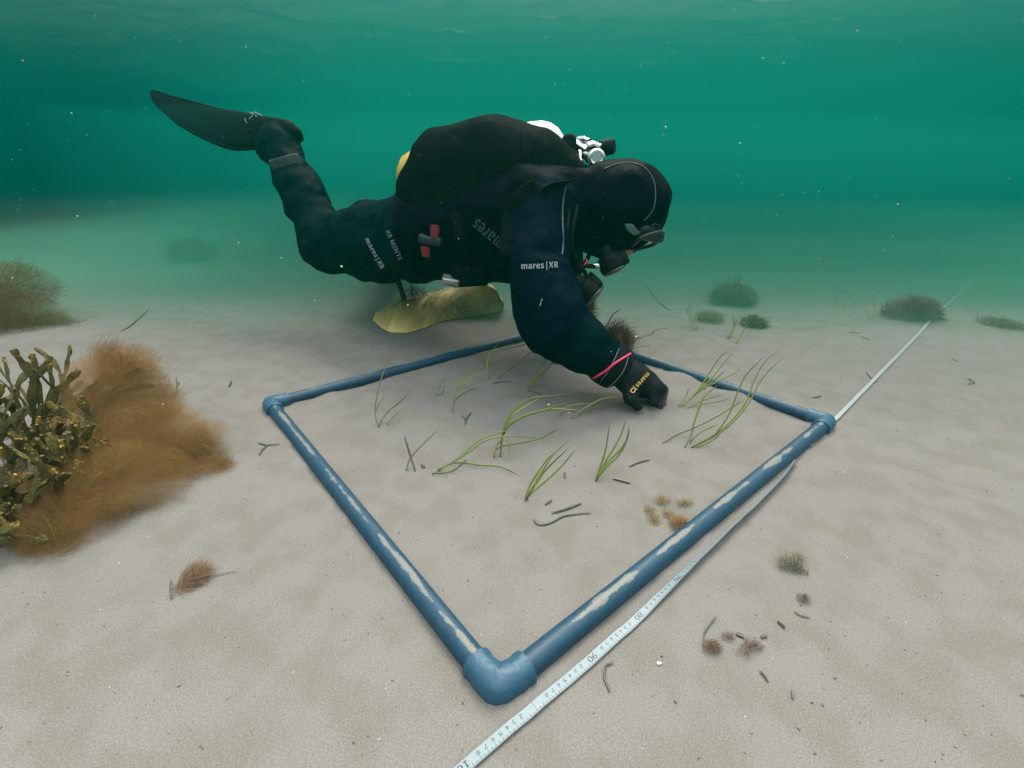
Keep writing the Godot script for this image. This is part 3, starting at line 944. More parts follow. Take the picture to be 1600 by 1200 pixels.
	mound("weed_bank", "large dark weed bank in the haze at the left edge", "seaweed", [[Vector3(-1.917, 0.044, -1.649), Vector3(0.26, 0.13, 0.16), 3120], [Vector3(-1.784, 0.004, -1.664), Vector3(0.16, 0.07, 0.12), 1536], [Vector3(-1.984, 0.142, -1.782), Vector3(0.22, 0.10, 0.14), 1536], [Vector3(-2.127, 0.100, -1.653), Vector3(0.25, 0.2, 0.2), 1440]], 0.07, 0.0006, [Color(0.09, 0.075, 0.03), Color(0.22, 0.175, 0.07)], Vector3(0.3, 0.1, 0), "", 0.5, 3.0)
	mound("weed_clump", "very faint weed clump far behind the raised shin", "seaweed", [[Vector3(-2.182, 0.039, -3.272), Vector3(0.14, 0.09, 0.12), 1040]], 0.1, 0.0016, dark, Vector3(0.2, 0.3, 0), "far weed clumps", 0.6, 12.0)
	# the tuft of red weed behind the forearm
	mound("bushy_weed", "bushy brown weed with stiff twigs, just behind the wrist", "seaweed", [[Vector3(0.363, 0.034, -1.579), Vector3(0.055, 0.035, 0.05), 2600], [Vector3(0.388, 0.024, -1.552), Vector3(0.035, 0.02, 0.04), 900]], 0.05, 0.0008, [Color(0.06, 0.045, 0.03), Color(0.16, 0.12, 0.08)], Vector3(0.3, 0.3, 0))
	mound("bushy_weed", "small tan weed tuft behind the elbow, below the breathing gear", "seaweed", [[Vector3(0.268, 0.115, -1.681), Vector3(0.03, 0.045, 0.03), 1200]], 0.045, 0.0008, [Color(0.08, 0.065, 0.03), Color(0.20, 0.16, 0.08)], Vector3(0.3, 0.5, 0))
	litter("stiff dark twigs standing out of the bushy weed behind the wrist", [[Vector3(0.309, 0.058, -1.589), Vector3(0.336, 0.085, -1.602), Vector3(0.351, 0.111, -1.614), Vector3(0.376, 0.128, -1.621)], [Vector3(0.325, 0.070, -1.595), Vector3(0.347, 0.085, -1.602), Vector3(0.367, 0.095, -1.607)], [Vector3(0.347, 0.064, -1.592), Vector3(0.367, 0.086, -1.591), Vector3(0.390, 0.094, -1.595)], [Vector3(0.370, 0.070, -1.584), Vector3(0.406, 0.072, -1.585), Vector3(0.432, 0.078, -1.588)], [Vector3(0.394, 0.051, -1.564), Vector3(0.410, 0.051, -1.564), Vector3(0.421, 0.055, -1.566)], [Vector3(0.405, 0.031, -1.533), Vector3(0.438, 0.051, -1.543), Vector3(0.478, 0.064, -1.548), Vector3(0.491, 0.076, -1.554), Vector3(0.535, 0.084, -1.558)], [Vector3(0.401, 0.024, -1.508), Vector3(0.433, 0.030, -1.511), Vector3(0.468, 0.034, -1.513)], [Vector3(0.270, 0.089, -1.648), Vector3(0.288, 0.091, -1.649), Vector3(0.309, 0.098, -1.652)]], 0.006, Color(0.035, 0.035, 0.022), "twig", "twigs")
	# the sheet of yellow weed behind the diver
	var sm := paint(Color.WHITE, 0.5, 0.0, true)
	sm.backlight_enabled = true
	sm.backlight = Color(0.4, 0.35, 0.12)
	var front := spline([Vector3(-0.574, -0.010, -1.867), Vector3(-0.486, -0.010, -1.745), Vector3(-0.397, -0.010, -1.732), Vector3(-0.311, -0.010, -1.816), Vector3(-0.193, -0.010, -1.927), Vector3(-0.074, -0.010, -2.029), Vector3(-0.039, -0.010, -2.104)], 8)
	var top := spline([Vector3(-0.565, 0.020, -1.913), Vector3(-0.474, 0.067, -1.945), Vector3(-0.367, 0.093, -1.957), Vector3(-0.272, 0.121, -1.959), Vector3(-0.164, 0.143, -1.958), Vector3(-0.089, 0.139, -1.934), Vector3(-0.041, 0.072, -1.904)], 8)
	var s := Shape.new()
	var rows := 15
	for k in front.size():
		for j in rows:
			var t := float(j) / (rows - 1)
			var a: Vector3 = front[k]
			var b: Vector3 = top[k]
			var p: Vector3
			if t < 0.6:
				var h := t / 0.6
				p = a.lerp(b, h) + Vector3(0, 0.035, 0.03) * sin(PI * h) * (0.6 + 0.6 * drift.get_noise_2d(k * 0.12, 5))
			else:
				var h := (t - 0.6) / 0.4
				p = b + Vector3(0, 0, -0.16) * h
				p.y = lerpf(b.y, SAND_Y, h * h)
			p += Vector3(0, 1, 0.6) * 0.012 * drift.get_noise_2d(k * 0.17, j * 0.2)
			p.y = maxf(p.y, sand_at(p.x, p.z) + 0.003)
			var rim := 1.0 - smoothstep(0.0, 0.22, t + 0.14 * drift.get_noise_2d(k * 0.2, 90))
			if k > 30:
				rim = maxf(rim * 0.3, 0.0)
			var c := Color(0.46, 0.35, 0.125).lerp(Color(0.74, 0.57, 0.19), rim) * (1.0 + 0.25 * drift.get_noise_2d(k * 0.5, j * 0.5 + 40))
			c.a = 1
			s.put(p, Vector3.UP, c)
	for k in front.size() - 1:
		for j in rows - 1:
			s.quad(k * rows + j, k * rows + j + 1, (k + 1) * rows + j + 1, (k + 1) * rows + j)
	s.smooth_normals()
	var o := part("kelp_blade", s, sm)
	tag(o, "broad yellow brown kelp blade curled on the sand behind the diver", "seaweed")
	mound("thread_weed", "thin film of olive threads growing over the kelp blade", "algae", [[Vector3(-0.292, 0.058, -1.886), Vector3(0.17, 0.045, 0.05), 700], [Vector3(-0.401, 0.095, -1.925), Vector3(0.05, 0.03, 0.03), 260]], 0.05, 0.0009, [Color(0.06, 0.055, 0.02), Color(0.12, 0.10, 0.03)], Vector3(0.3, 0.1, 0))
	# small growths near the camera
	var rust := [Color(0.195, 0.128, 0.083), Color(0.375, 0.255, 0.165)]
	mound("algae_tuft", "pinkish brown algae tuft alone on the sand at lower left", "algae", [[Vector3(-0.482, -0.010, -0.534) + Vector3(0, 0.012, 0), Vector3(0.0230, 0.0072, 0.0207), 1800], [Vector3(-0.489, -0.010, -0.517) + Vector3(0, 0.008, 0), Vector3(0.0161, 0.0048, 0.0138), 720]], 0.016, 0.00022, rust, Vector3(0, 0.2, 0))
	mound("algae_tuft", "curly rusty algae tuft against the inside of the right pipe", "algae", [[Vector3(0.304, -0.010, -0.667) + Vector3(0, 0.01, 0), Vector3(0.0184, 0.0060, 0.0161), 1080]], 0.014, 0.00022, [Color(0.210, 0.120, 0.045), Color(0.450, 0.285, 0.120)], Vector3(0, 0.2, 0))
	mound("algae_tuft", "scattered ochre algae wisps inside the square, left of the right pipe", "algae", [[Vector3(0.260, -0.010, -0.681) + Vector3(0, 0.004, 0), Vector3(0.0115, 0.0024, 0.0161), 192], [Vector3(0.293, -0.010, -0.737) + Vector3(0, 0.004, 0), Vector3(0.0184, 0.0024, 0.0069), 216], [Vector3(0.336, -0.010, -0.728) + Vector3(0, 0.004, 0), Vector3(0.0161, 0.0024, 0.0080), 192], [Vector3(0.291, -0.010, -0.698) + Vector3(0, 0.004, 0), Vector3(0.0092, 0.0024, 0.0092), 144], [Vector3(0.257, -0.010, -0.708) + Vector3(0, 0.004, 0), Vector3(0.0069, 0.0024, 0.0115), 144]], 0.018, 0.00025, [Color(0.195, 0.150, 0.045), Color(0.360, 0.270, 0.105)], Vector3(0, 0.15, 0))
	mound("algae_tuft", "grey green algae lump on the sand right of the tape", "algae", [[Vector3(0.451, -0.010, -0.573) + Vector3(0, 0.008, 0), Vector3(0.0184, 0.0048, 0.0161), 840], [Vector3(0.464, -0.010, -0.564) + Vector3(0, 0.004, 0), Vector3(0.0115, 0.0024, 0.0115), 288], [Vector3(0.481, -0.010, -0.592) + Vector3(0, 0.004, 0), Vector3(0.0069, 0.0024, 0.0115), 144]], 0.014, 0.00022, [Color(0.150, 0.150, 0.112), Color(0.285, 0.270, 0.195)], Vector3(0, 0.2, 0))
	mound("algae_tuft", "dark small algae speck below the grey green lump", "algae", [[Vector3(0.439, -0.010, -0.514) + Vector3(0, 0.004, 0), Vector3(0.0080, 0.0024, 0.0057), 192]], 0.010, 0.00022, [Color(0.090, 0.090, 0.075), Color(0.180, 0.165, 0.135)], Vector3(0, 0.2, 0))
	mound("algae_tuft", "patch of dark and pink algae crumbs, lower right beside a curved stem", "algae", [[Vector3(0.269, -0.010, -0.431) + Vector3(0, 0.005, 0), Vector3(0.0126, 0.0030, 0.0092), 504], [Vector3(0.298, -0.010, -0.446) + Vector3(0, 0.003, 0), Vector3(0.0092, 0.0018, 0.0069), 144], [Vector3(0.327, -0.010, -0.433) + Vector3(0, 0.003, 0), Vector3(0.0138, 0.0018, 0.0092), 240], [Vector3(0.310, -0.010, -0.423) + Vector3(0, 0.002, 0), Vector3(0.0138, 0.0012, 0.0092), 144]], 0.010, 0.00022, [Color(0.105, 0.075, 0.060), Color(0.300, 0.180, 0.135)], Vector3(0, 0.2, 0))
	var d := Color(0.075, 0.075, 0.064)
	litter("thick straight dead leaf in the near half of the square", [[Vector3(0.077, -0.010, -0.703), Vector3(0.106, -0.010, -0.716), Vector3(0.136, -0.010, -0.732)]], 0.0055, d)
	litter("long wavy dead leaf with a hooked end, below the straight one", [[Vector3(0.043, -0.010, -0.683), Vector3(0.049, -0.010, -0.671), Vector3(0.061, -0.010, -0.670), Vector3(0.075, -0.010, -0.677), Vector3(0.098, -0.010, -0.694), Vector3(0.122, -0.010, -0.700), Vector3(0.150, -0.010, -0.704)]], 0.0042, d)
	litter("short dead leaf scrap in front of the nearest shoot", [[Vector3(0.066, -0.010, -0.727), Vector3(0.081, -0.010, -0.743)]], 0.004, d)
	litter("tiny upright dead scrap between the two leaning shoots", [[Vector3(0.114, -0.010, -0.835), Vector3(0.113, -0.010, -0.815)]], 0.004, d)
	litter("straight dark dead leaf right of the upright shoot", [[Vector3(0.255, -0.010, -0.852), Vector3(0.279, -0.010, -0.870), Vector3(0.306, -0.010, -0.880)]], 0.0046, d)
	litter("pale pinkish leaf scrap below the upright shoot", [[Vector3(0.212, -0.010, -0.810), Vector3(0.227, -0.010, -0.803), Vector3(0.243, -0.010, -0.793)]], 0.007, Color(0.2, 0.15, 0.12))
	litter("forked dead stem outside the left pipe", [[Vector3(-0.579, -0.010, -0.923), Vector3(-0.554, -0.010, -0.912), Vector3(-0.547, -0.010, -0.915), Vector3(-0.529, -0.010, -0.918)], [Vector3(-0.551, -0.010, -0.912), Vector3(-0.554, -0.010, -0.894), Vector3(-0.550, -0.010, -0.871)]], 0.0042, d)
	litter("curved dark dead leaf right of the tape, nearest the camera", [[Vector3(0.135, -0.010, -0.408), Vector3(0.126, -0.010, -0.404), Vector3(0.122, -0.010, -0.396), Vector3(0.121, -0.010, -0.386), Vector3(0.124, -0.010, -0.370)]], 0.0034, d)
	litter("thin bent stem rising from the algae crumbs at lower right", [[Vector3(0.296, -0.010, -0.479), Vector3(0.279, -0.010, -0.463), Vector3(0.269, -0.010, -0.451), Vector3(0.264, -0.010, -0.441)]], 0.0022, d)
	litter("short dark crooked stem at lower right, near the corner", [[Vector3(0.321, -0.010, -0.399), Vector3(0.324, -0.010, -0.396), Vector3(0.326, -0.010, -0.386)]], 0.0034, d)
	litter("small dark stem scrap, rightmost of the crumbs at lower right", [[Vector3(0.350, -0.010, -0.375), Vector3(0.345, -0.010, -0.365)]], 0.003, d)
	litter("brown leaf flake above the algae crumbs at lower right", [[Vector3(0.314, -0.010, -0.453), Vector3(0.323, -0.010, -0.448)]], 0.006, Color(0.10, 0.065, 0.05))
	litter("brown flake between the grey green lump and the crumbs", [[Vector3(0.346, -0.010, -0.448), Vector3(0.356, -0.010, -0.451)]], 0.004, Color(0.09, 0.06, 0.05))
	litter("tan leaf scrap half buried below the grey green lump", [[Vector3(0.382, -0.010, -0.473), Vector3(0.387, -0.010, -0.463)]], 0.007, Color(0.16, 0.12, 0.09))
	litter("faint curved stem right of the grey green lump", [[Vector3(0.415, -0.010, -0.491), Vector3(0.420, -0.010, -0.484), Vector3(0.432, -0.010, -0.480)]], 0.003, Color(0.12, 0.11, 0.09))
	litter("dark stick standing in the lone algae tuft at lower left", [[Vector3(-0.494, -0.010, -0.496), Vector3(-0.502, -0.010, -0.507), Vector3(-0.517, -0.010, -0.529)]], 0.003, d)
	litter("fine hair stem pointing right out of the lone algae tuft", [[Vector3(-0.461, -0.010, -0.534), Vector3(-0.449, -0.010, -0.541), Vector3(-0.427, -0.010, -0.549)]], 0.0014, d)
	litter("long thin dark twig on the far sand in front of the mask", [[Vector3(0.730, -0.010, -2.642), Vector3(0.733, -0.010, -2.475), Vector3(0.714, -0.010, -2.262), Vector3(0.722, -0.010, -2.114)]], 0.008, Color(0.04, 0.045, 0.03))
	litter("small twig lying across the far tape", [[Vector3(1.140, -0.010, -1.403), Vector3(1.126, -0.010, -1.362), Vector3(1.122, -0.010, -1.327)]], 0.006, Color(0.06, 0.055, 0.04))
	litter("short dark scrap outside the back right pipe", [[Vector3(0.859, -0.010, -1.213), Vector3(0.888, -0.010, -1.222)]], 0.005, d)
	litter("brown scrap on the far sand between two faint clumps", [[Vector3(1.352, -0.010, -1.818), Vector3(1.391, -0.010, -1.803)]], 0.007, Color(0.08, 0.075, 0.05))
	litter("second brown scrap on the far sand, a step nearer the tape", [[Vector3(1.366, -0.010, -1.762), Vector3(1.375, -0.010, -1.732)]], 0.007, Color(0.08, 0.075, 0.05))
	litter("faint twig on the sand right of the far tape", [[Vector3(1.523, -0.010, -1.528), Vector3(1.521, -0.010, -1.504)]], 0.007, Color(0.06, 0.06, 0.045))
	litter("yellowish weed scrap on the silt at the right", [[Vector3(1.421, -0.010, -1.350), Vector3(1.415, -0.010, -1.321)], [Vector3(1.390, -0.010, -1.311), Vector3(1.428, -0.010, -1.341)]], 0.008, Color(0.10, 0.09, 0.04))
	litter("thin slanting twig on the sand above the brown algae cloud", [[Vector3(-1.434, -0.010, -1.644), Vector3(-1.451, -0.010, -1.703), Vector3(-1.487, -0.010, -1.781), Vector3(-1.545, -0.010, -1.893), Vector3(-1.606, -0.010, -2.018)]], 0.005, Color(0.05, 0.05, 0.035))
	litter("thin faint stem on the sand behind the wrack tips", [[Vector3(-1.334, -0.010, -1.085), Vector3(-1.332, -0.010, -1.107), Vector3(-1.316, -0.010, -1.119)]], 0.005, Color(0.05, 0.05, 0.04))
	litter("small branched stem on the sand right of the brown algae cloud", [[Vector3(-0.932, -0.010, -1.172), Vector3(-0.969, -0.010, -1.234), Vector3(-1.009, -0.010, -1.293)], [Vector3(-0.968, -0.010, -1.230), Vector3(-0.982, -0.010, -1.265)]], 0.004, Color(0.09, 0.085, 0.06))
	litter("small dark flake beside the branched stem at left", [[Vector3(-0.823, -0.010, -1.242), Vector3(-0.836, -0.010, -1.279)]], 0.006, d)
	litter("forked dark scrap right of the four fine blades", [[Vector3(-0.117, -0.010, -1.031), Vector3(-0.118, -0.010, -1.058), Vector3(-0.130, -0.010, -1.078)], [Vector3(-0.117, -0.010, -1.045), Vector3(-0.112, -0.010, -1.075), Vector3(-0.107, -0.010, -1.097)]], 0.004, d)
	litter("small dark leaf scrap beside the crossed stalks", [[Vector3(-0.193, -0.010, -0.853), Vector3(-0.185, -0.010, -0.841)]], 0.006, d)
	litter("two thin stems lying behind the bright green shoot", [[Vector3(-0.035, -0.010, -1.567), Vector3(0.022, -0.010, -1.615), Vector3(0.084, -0.010, -1.674)], [Vector3(-0.057, -0.010, -1.281), Vector3(-0.027, -0.010, -1.301), Vector3(-0.000, -0.010, -1.292)]], 0.004, d)


# Shell grit, dark grains and drifting flecks: nobody could count them.
func build_specks() -> void:
	var ball := SphereMesh.new()
	ball.radius = 1.0
	ball.height = 2.0
	ball.radial_segments = 6
	ball.rings = 3
	for kind in [["sand_crumbs", 500, Color(0.175, 0.162, 0.152), 0.0008, 0.0022], ["dark_grit", 420, Color(0.10, 0.095, 0.082), 0.0005, 0.0014], ["shell_grit", 380, Color(0.5, 0.49, 0.46), 0.0004, 0.0010]]:
		var mm := MultiMesh.new()
		mm.transform_format = MultiMesh.TRANSFORM_3D
		mm.mesh = ball
		mm.instance_count = kind[1]
		for k in int(kind[1]):
			var z := -0.3 - 2.0 * pow(rng.randf(), 1.3)
			var x := rng.randf_range(-1.0, 1.1) * (0.35 - z * 0.9)
			var r := rng.randf_range(kind[3], kind[4])
			mm.set_instance_transform(k, Transform3D(Basis.from_euler(Vector3(rng.randf() * 6, rng.randf() * 6, 0)).scaled_local(Vector3(r, r * 0.5, r * rng.randf_range(0.6, 1.6))), Vector3(x, sand_at(x, z) + r * 0.2, z)))
		var o := MultiMeshInstance3D.new()
		o.name = kind[0]
		o.multimesh = mm
		o.material_override = paint(kind[2], 0.8)
		o.set_meta("kind", "stuff")
		add_child(o)
		tag(o, {"dark_grit": "dark grains scattered over the sand", "shell_grit": "white shell crumbs scattered over the sand", "sand_crumbs": "small lumps of sand lying on the sea bed"}[kind[0]], "grit")
	var mm := MultiMesh.new()
	mm.transform_format = MultiMesh.TRANSFORM_3D
	mm.mesh = ball
	mm.instance_count = 1100
	for k in 1100:
		var z := -0.7 - 2.2 * rng.randf()
		var p := Vector3(rng.randf_range(-1.1, 1.1) * -z, rng.randf_range(0.05, 1.7), z)
		var r := 0.0005 + 0.0012 * pow(rng.randf(), 3.0)
		mm.set_instance_transform(k, Transform3D(Basis.from_euler(Vector3(rng.randf() * 6, rng.randf() * 6, 0)).scaled_local(Vector3(r, r * rng.randf_range(0.5, 1.0), r * rng.randf_range(0.5, 1.5))), p))
	var o := MultiMeshInstance3D.new()
	o.name = "drifting_flecks"
	o.multimesh = mm
	o.material_override = paint(Color(0.55, 0.58, 0.52), 0.7)
	o.set_meta("kind", "stuff")
	add_child(o)
	tag(o, "pale flecks of matter drifting in the water", "drifting matter")
	# a few pale shells, each lying alone
	for w in [[Vector3(0.194, -0.010, -0.408), 0.0024, "bright white shell crumb right of the tape"], [Vector3(0.100, -0.010, -1.146), 0.0026, "white shell crumb beside the largest green shoot"]]:
		var f := Flesh.new()
		f.k = 0.002
		f.bone(w[0] + Vector3(0, w[1] * 0.6, 0), w[0] + Vector3(w[1], w[1] * 0.7, 0), w[1], w[1] * 0.7, Color(0.8, 0.8, 0.77))
		var s := Shape.new()
		f.into(s, w[1] * 0.35)
		tag(part("shell", s, paint(Color.WHITE, 0.4, 0, true)), w[2], "shell")


# ---------------------------------------------------------------- the diver
func lettering(flesh: Flesh, text: String, from: Vector3, to: Vector3, height: float, mat: Material, parent: Node, called := "lettering", flip := false) -> void:
	var font := SystemFont.new()
	font.font_names = PackedStringArray(["Droid Sans"])
	font.font_weight = 700
	var tm := TextMesh.new()
	tm.font = font
	tm.text = text
	tm.font_size = 48
	tm.pixel_size = 0.01
	tm.depth = 0.02
	tm.curve_step = 1.5
	var box := tm.get_aabb()
	var centre := (from + to) * 0.5
	var dir := (to - from).normalized()
	var look := (centre - eye).normalized()
	dir = (dir - look * dir.dot(look)).normalized()
	var up := dir.cross(look) * (-1.0 if flip else 1.0)
	var sx := from.distance_to(to) / box.size.x
	var sy := height / box.size.y
	var mesh := ArrayMesh.new()
	for k in tm.get_surface_count():
		var arrays := tm.surface_get_arrays(k)
		var v: PackedVector3Array = arrays[Mesh.ARRAY_VERTEX]
		var n: PackedVector3Array = arrays[Mesh.ARRAY_NORMAL]
		for m in v.size():
			var q := v[m] - box.get_center()
			var at := centre + dir * q.x * sx + up * q.y * sy
			var p := flesh.hit(at - look * 0.14, look)
			v[m] = p - look * (0.0022 + 0.0006 * signf(q.z))
			n[m] = -look
		arrays[Mesh.ARRAY_VERTEX] = v
		arrays[Mesh.ARRAY_NORMAL] = n
		arrays[Mesh.ARRAY_TANGENT] = null
		mesh.add_surface_from_arrays(Mesh.PRIMITIVE_TRIANGLES, arrays)
	part(called, mesh, mat, parent)


# A cord laid on a body along points that are looked up on its surface.
func laid(flesh: Flesh, pts: Array, lift: float, per := 5) -> Array:
	var out := []
	for p in spline(pts, per):
		var look: Vector3 = (p - eye).normalized()
		out.append(flesh.hit(p - look * 0.16, look) - look * lift)
	return out


func build_diver() -> void:
	var black := Color(0.0020, 0.0034, 0.0058)
	var navy := Color(0.0022, 0.0078, 0.0150)
	var leg := Color(0.0035, 0.0080, 0.0125)
	var forearm := Color(0.0035, 0.0085, 0.0155)
	var skin := Color(0.36, 0.21, 0.16)
	var root := thing("person", "diver in black drysuit and hood hovering bent over, one gloved hand on the sand", "person", Vector3(-0.088, -0.010, -1.490))
	fold.seed = 8
	fold.frequency = 8.0
	fold.fractal_octaves = 2
	var b := Flesh.new()
	b.k = 0.05
	b.noise = fold
	b.amp = 0.009
	var crease := FastNoiseLite.new()
	crease.seed = 15
	crease.frequency = 5.5
	crease.fractal_type = FastNoiseLite.FRACTAL_RIDGED
	crease.fractal_octaves = 2
	crease.domain_warp_enabled = true
	crease.domain_warp_amplitude = 0.06
	crease.domain_warp_frequency = 4.0
	b.creases = crease
	# trunk
	b.bone(Vector3(-0.294, 0.375, -1.602), Vector3(-0.297, 0.367, -1.774), 0.130, 0.125, leg, 1.0)
	b.bone(Vector3(-0.294, 0.375, -1.602), Vector3(-0.005, 0.437, -1.454), 0.130, 0.140, black)
	b.bone(Vector3(-0.297, 0.367, -1.774), Vector3(0.025, 0.431, -1.627), 0.125, 0.135, black)
	b.bone(Vector3(-0.005, 0.437, -1.454), Vector3(0.025, 0.431, -1.627), 0.140, 0.135, black)
	b.bone(Vector3(0.075, 0.481, -1.408), Vector3(0.173, 0.485, -1.673), 0.088, 0.088, black)
	b.bone(Vector3(-0.173, 0.329, -1.592), Vector3(-0.005, 0.346, -1.490), 0.095, 0.095, black)
	b.bone(Vector3(0.127, 0.466, -1.489), Vector3(0.227, 0.466, -1.456), 0.108, 0.112, black)
	# head in its hood
	b.bone(Vector3(0.286, 0.484, -1.453), Vector3(0.323, 0.483, -1.453), 0.121, 0.124, black)
	b.bone(Vector3(0.261, 0.430, -1.429), Vector3(0.294, 0.397, -1.414), 0.060, 0.048, black)
	b.bone(Vector3(0.279, 0.394, -1.407), Vector3(0.301, 0.382, -1.402), 0.034, 0.030, skin)
	# right leg, knee bent, shin raised
	b.bone(Vector3(-0.315, 0.371, -1.633), Vector3(-0.519, 0.334, -1.737), 0.128, 0.118, leg, 1.0)
	b.bone(Vector3(-0.519, 0.334, -1.737), Vector3(-0.702, 0.307, -1.834), 0.118, 0.088, leg, 1.0)
	b.bone(Vector3(-0.707, 0.309, -1.835), Vector3(-0.823, 0.482, -1.969), 0.082, 0.073, leg, 1.0)
	b.bone(Vector3(-0.823, 0.482, -1.969), Vector3(-0.935, 0.641, -2.085), 0.073, 0.066, leg, 1.0)
	b.bone(Vector3(-0.935, 0.641, -2.085), Vector3(-0.930, 0.697, -2.121), 0.062, 0.05, leg, 1.0)
	# left leg, behind
	b.bone(Vector3(-0.285, 0.362, -1.816), Vector3(-0.565, 0.216, -2.057), 0.122, 0.088, leg, 1.0)
	b.bone(Vector3(-0.565, 0.216, -2.057), Vector3(-0.616, 0.200, -2.489), 0.084, 0.062, leg, 1.0)
	# right arm
	b.bone(Vector3(0.075, 0.484, -1.366), Vector3(0.060, 0.368, -1.264), 0.080, 0.064, navy, 1.0)
	b.bone(Vector3(0.060, 0.368, -1.264), Vector3(0.077, 0.286, -1.216), 0.064, 0.070, navy, 1.0)
	b.bone(Vector3(0.077, 0.286, -1.216), Vector3(0.111, 0.211, -1.176), 0.070, 0.075, navy, 1.0)
	b.bone(Vector3(0.111, 0.211, -1.176), Vector3(0.197, 0.151, -1.165), 0.072, 0.057, forearm, 1.0)
	b.bone(Vector3(0.197, 0.151, -1.165), Vector3(0.259, 0.108, -1.162), 0.056, 0.050, forearm, 0.3)
	b.bone(Vector3(0.039, 0.529, -1.364), Vector3(0.137, 0.541, -1.403), 0.050, 0.046, black)
	# left arm, behind
	b.bone(Vector3(0.182, 0.472, -1.690), Vector3(0.156, 0.265, -1.662), 0.078, 0.066, navy, 1.0)
	b.bone(Vector3(0.156, 0.265, -1.662), Vector3(0.117, 0.199, -1.500), 0.064, 0.050, black)
	var s := Shape.new()
	b.into(s, 0.0105)
	var suit := paint(Color.WHITE, 0.62, 0.0, true)
	suit.metallic_specular = 0.12
	relief(suit, grain(512, 0.012, 41, 3, [], []), 2.2, 0.7, false)
	part("drysuit", s, suit, root)
	var rubber := paint(Color(0.0028, 0.004, 0.0054), 0.6)
	rubber.metallic_specular = 0.25
	var cloth := paint(Color(0.0028, 0.0038, 0.0052), 0.75)
	cloth.metallic_specular = 0.10
	relief(cloth, grain(512, 0.012, 43, 3, [], []), 2.5, 0.5, false)
	var chrome := paint(Color(0.62, 0.64, 0.64), 0.22, 1.0)
	var white_print := paint(Color(0.33, 0.37, 0.38), 0.6)
	var dim_print := paint(Color(0.09, 0.13, 0.145), 0.6)
	var faint_print := paint(Color(0.007, 0.020, 0.025), 0.6)
	var gold := paint(Color(0.62, 0.42, 0.10), 0.6)
	var red := paint(Color(0.20, 0.008, 0.022), 0.7)
	var pink := paint(Color(0.70, 0.035, 0.09), 0.5)
	# the inflated wing on the back
	var w := Flesh.new()
	w.k = 0.06
	w.noise = fold
	w.amp = 0.007
	w.bone(Vector3(-0.272, 0.504, -1.572), Vector3(-0.196, 0.563, -1.555), 0.092, 0.110, black)
	w.bone(Vector3(-0.196, 0.563, -1.555), Vector3(-0.060, 0.575, -1.528), 0.110, 0.126, black)
	w.bone(Vector3(-0.060, 0.575, -1.528), Vector3(0.059, 0.569, -1.470), 0.126, 0.100, black)
	w.bone(Vector3(0.059, 0.569, -1.470), Vector3(0.144, 0.544, -1.437), 0.100, 0.066, black)
	w.bone(Vector3(-0.219, 0.456, -1.518), Vector3(-0.006, 0.480, -1.419), 0.060, 0.060, black)
	w.bone(Vector3(-0.245, 0.550, -1.901), Vector3(0.122, 0.595, -1.767), 0.090, 0.085, black)
	var ws := Shape.new()
	w.into(ws, 0.0105)
	var wing := part("buoyancy_wing", ws, cloth, root)
	var sm := Shape.new()
	sm.tube(laid(w, [Vector3(-0.213, 0.484, -1.453), Vector3(-0.168, 0.491, -1.457), Vector3(-0.119, 0.504, -1.441), Vector3(-0.074, 0.514, -1.423)], 0.001), [0.0016], 6)
	part("piping", sm, paint(Color(0.035, 0.065, 0.075), 0.6), wing)
	for q in [[Vector3(-0.110, 0.683, -1.478), Vector3(-0.119, 0.611, -1.390), Vector3(-0.128, 0.533, -1.355), Vector3(-0.136, 0.460, -1.377)], [Vector3(0.031, 0.678, -1.476), Vector3(0.029, 0.611, -1.335), Vector3(0.027, 0.544, -1.305), Vector3(0.015, 0.481, -1.331)]]:
		var band := Shape.new()
		band.tube(laid(w, q, 0.0015), [0.014], 10, [Color.WHITE], 0.14, Vector3(1, 0.1, 0))
		part("pack_strap", band, cloth, wing)
	var dump := Shape.new()
	dump.lathe(Vector3(-0.331, 0.485, -1.564), Vector3(-0.7, 0.5, 0.4), [Vector2(-0.02, 0.0), Vector2(-0.02, 0.022), Vector2(0.012, 0.024), Vector2(0.018, 0.020), Vector2(0.020, 0.0)], 20)
	part("dump_valve", dump, rubber, wing)
	# the tank
	var ta := Vector3(-0.338, 0.543, -1.744)
	var tb := Vector3(0.089, 0.629, -1.596)
	var axis := tb - ta
	var tl := axis.length()
	var ts := Shape.new()
	ts.lathe(ta, axis, [Vector2(0.05, 0.083), Vector2(tl - 0.03, 0.083), Vector2(tl + 0.005, 0.079), Vector2(tl + 0.03, 0.069), Vector2(tl + 0.05, 0.052), Vector2(tl + 0.062, 0.03), Vector2(tl + 0.066, 0.018), Vector2(tl + 0.08, 0.018), Vector2(tl + 0.08, 0.0)], 36)
	var tank := part("tank", ts, paint(Color(0.72, 0.73, 0.72), 0.4), root)
	var tb2 := Shape.new()
	tb2.lathe(ta, axis, [Vector2(-0.052, 0.0), Vector2(-0.048, 0.03), Vector2(-0.034, 0.056), Vector2(-0.012, 0.076), Vector2(0.02, 0.085), Vector2(0.12, 0.086), Vector2(0.12, 0.082)], 36)
	part("tank_end", tb2, paint(Color(0.50, 0.33, 0.05), 0.5), tank, "yellow tank end")
	# valve, knobs and first stage
	var vs := Shape.new()
	vs.tube([Vector3(0.153, 0.643, -1.581), Vector3(0.187, 0.636, -1.555), Vector3(0.212, 0.621, -1.527)], [0.016, 0.020, 0.018], 14)
	vs.tube([Vector3(0.178, 0.655, -1.575), Vector3(0.186, 0.656, -1.559), Vector3(0.188, 0.656, -1.559), Vector3(0.202, 0.655, -1.542), Vector3(0.204, 0.655, -1.542), Vector3(0.216, 0.651, -1.529)], [0.0065, 0.0065, 0.0095, 0.0095, 0.0070, 0.0070], 8)
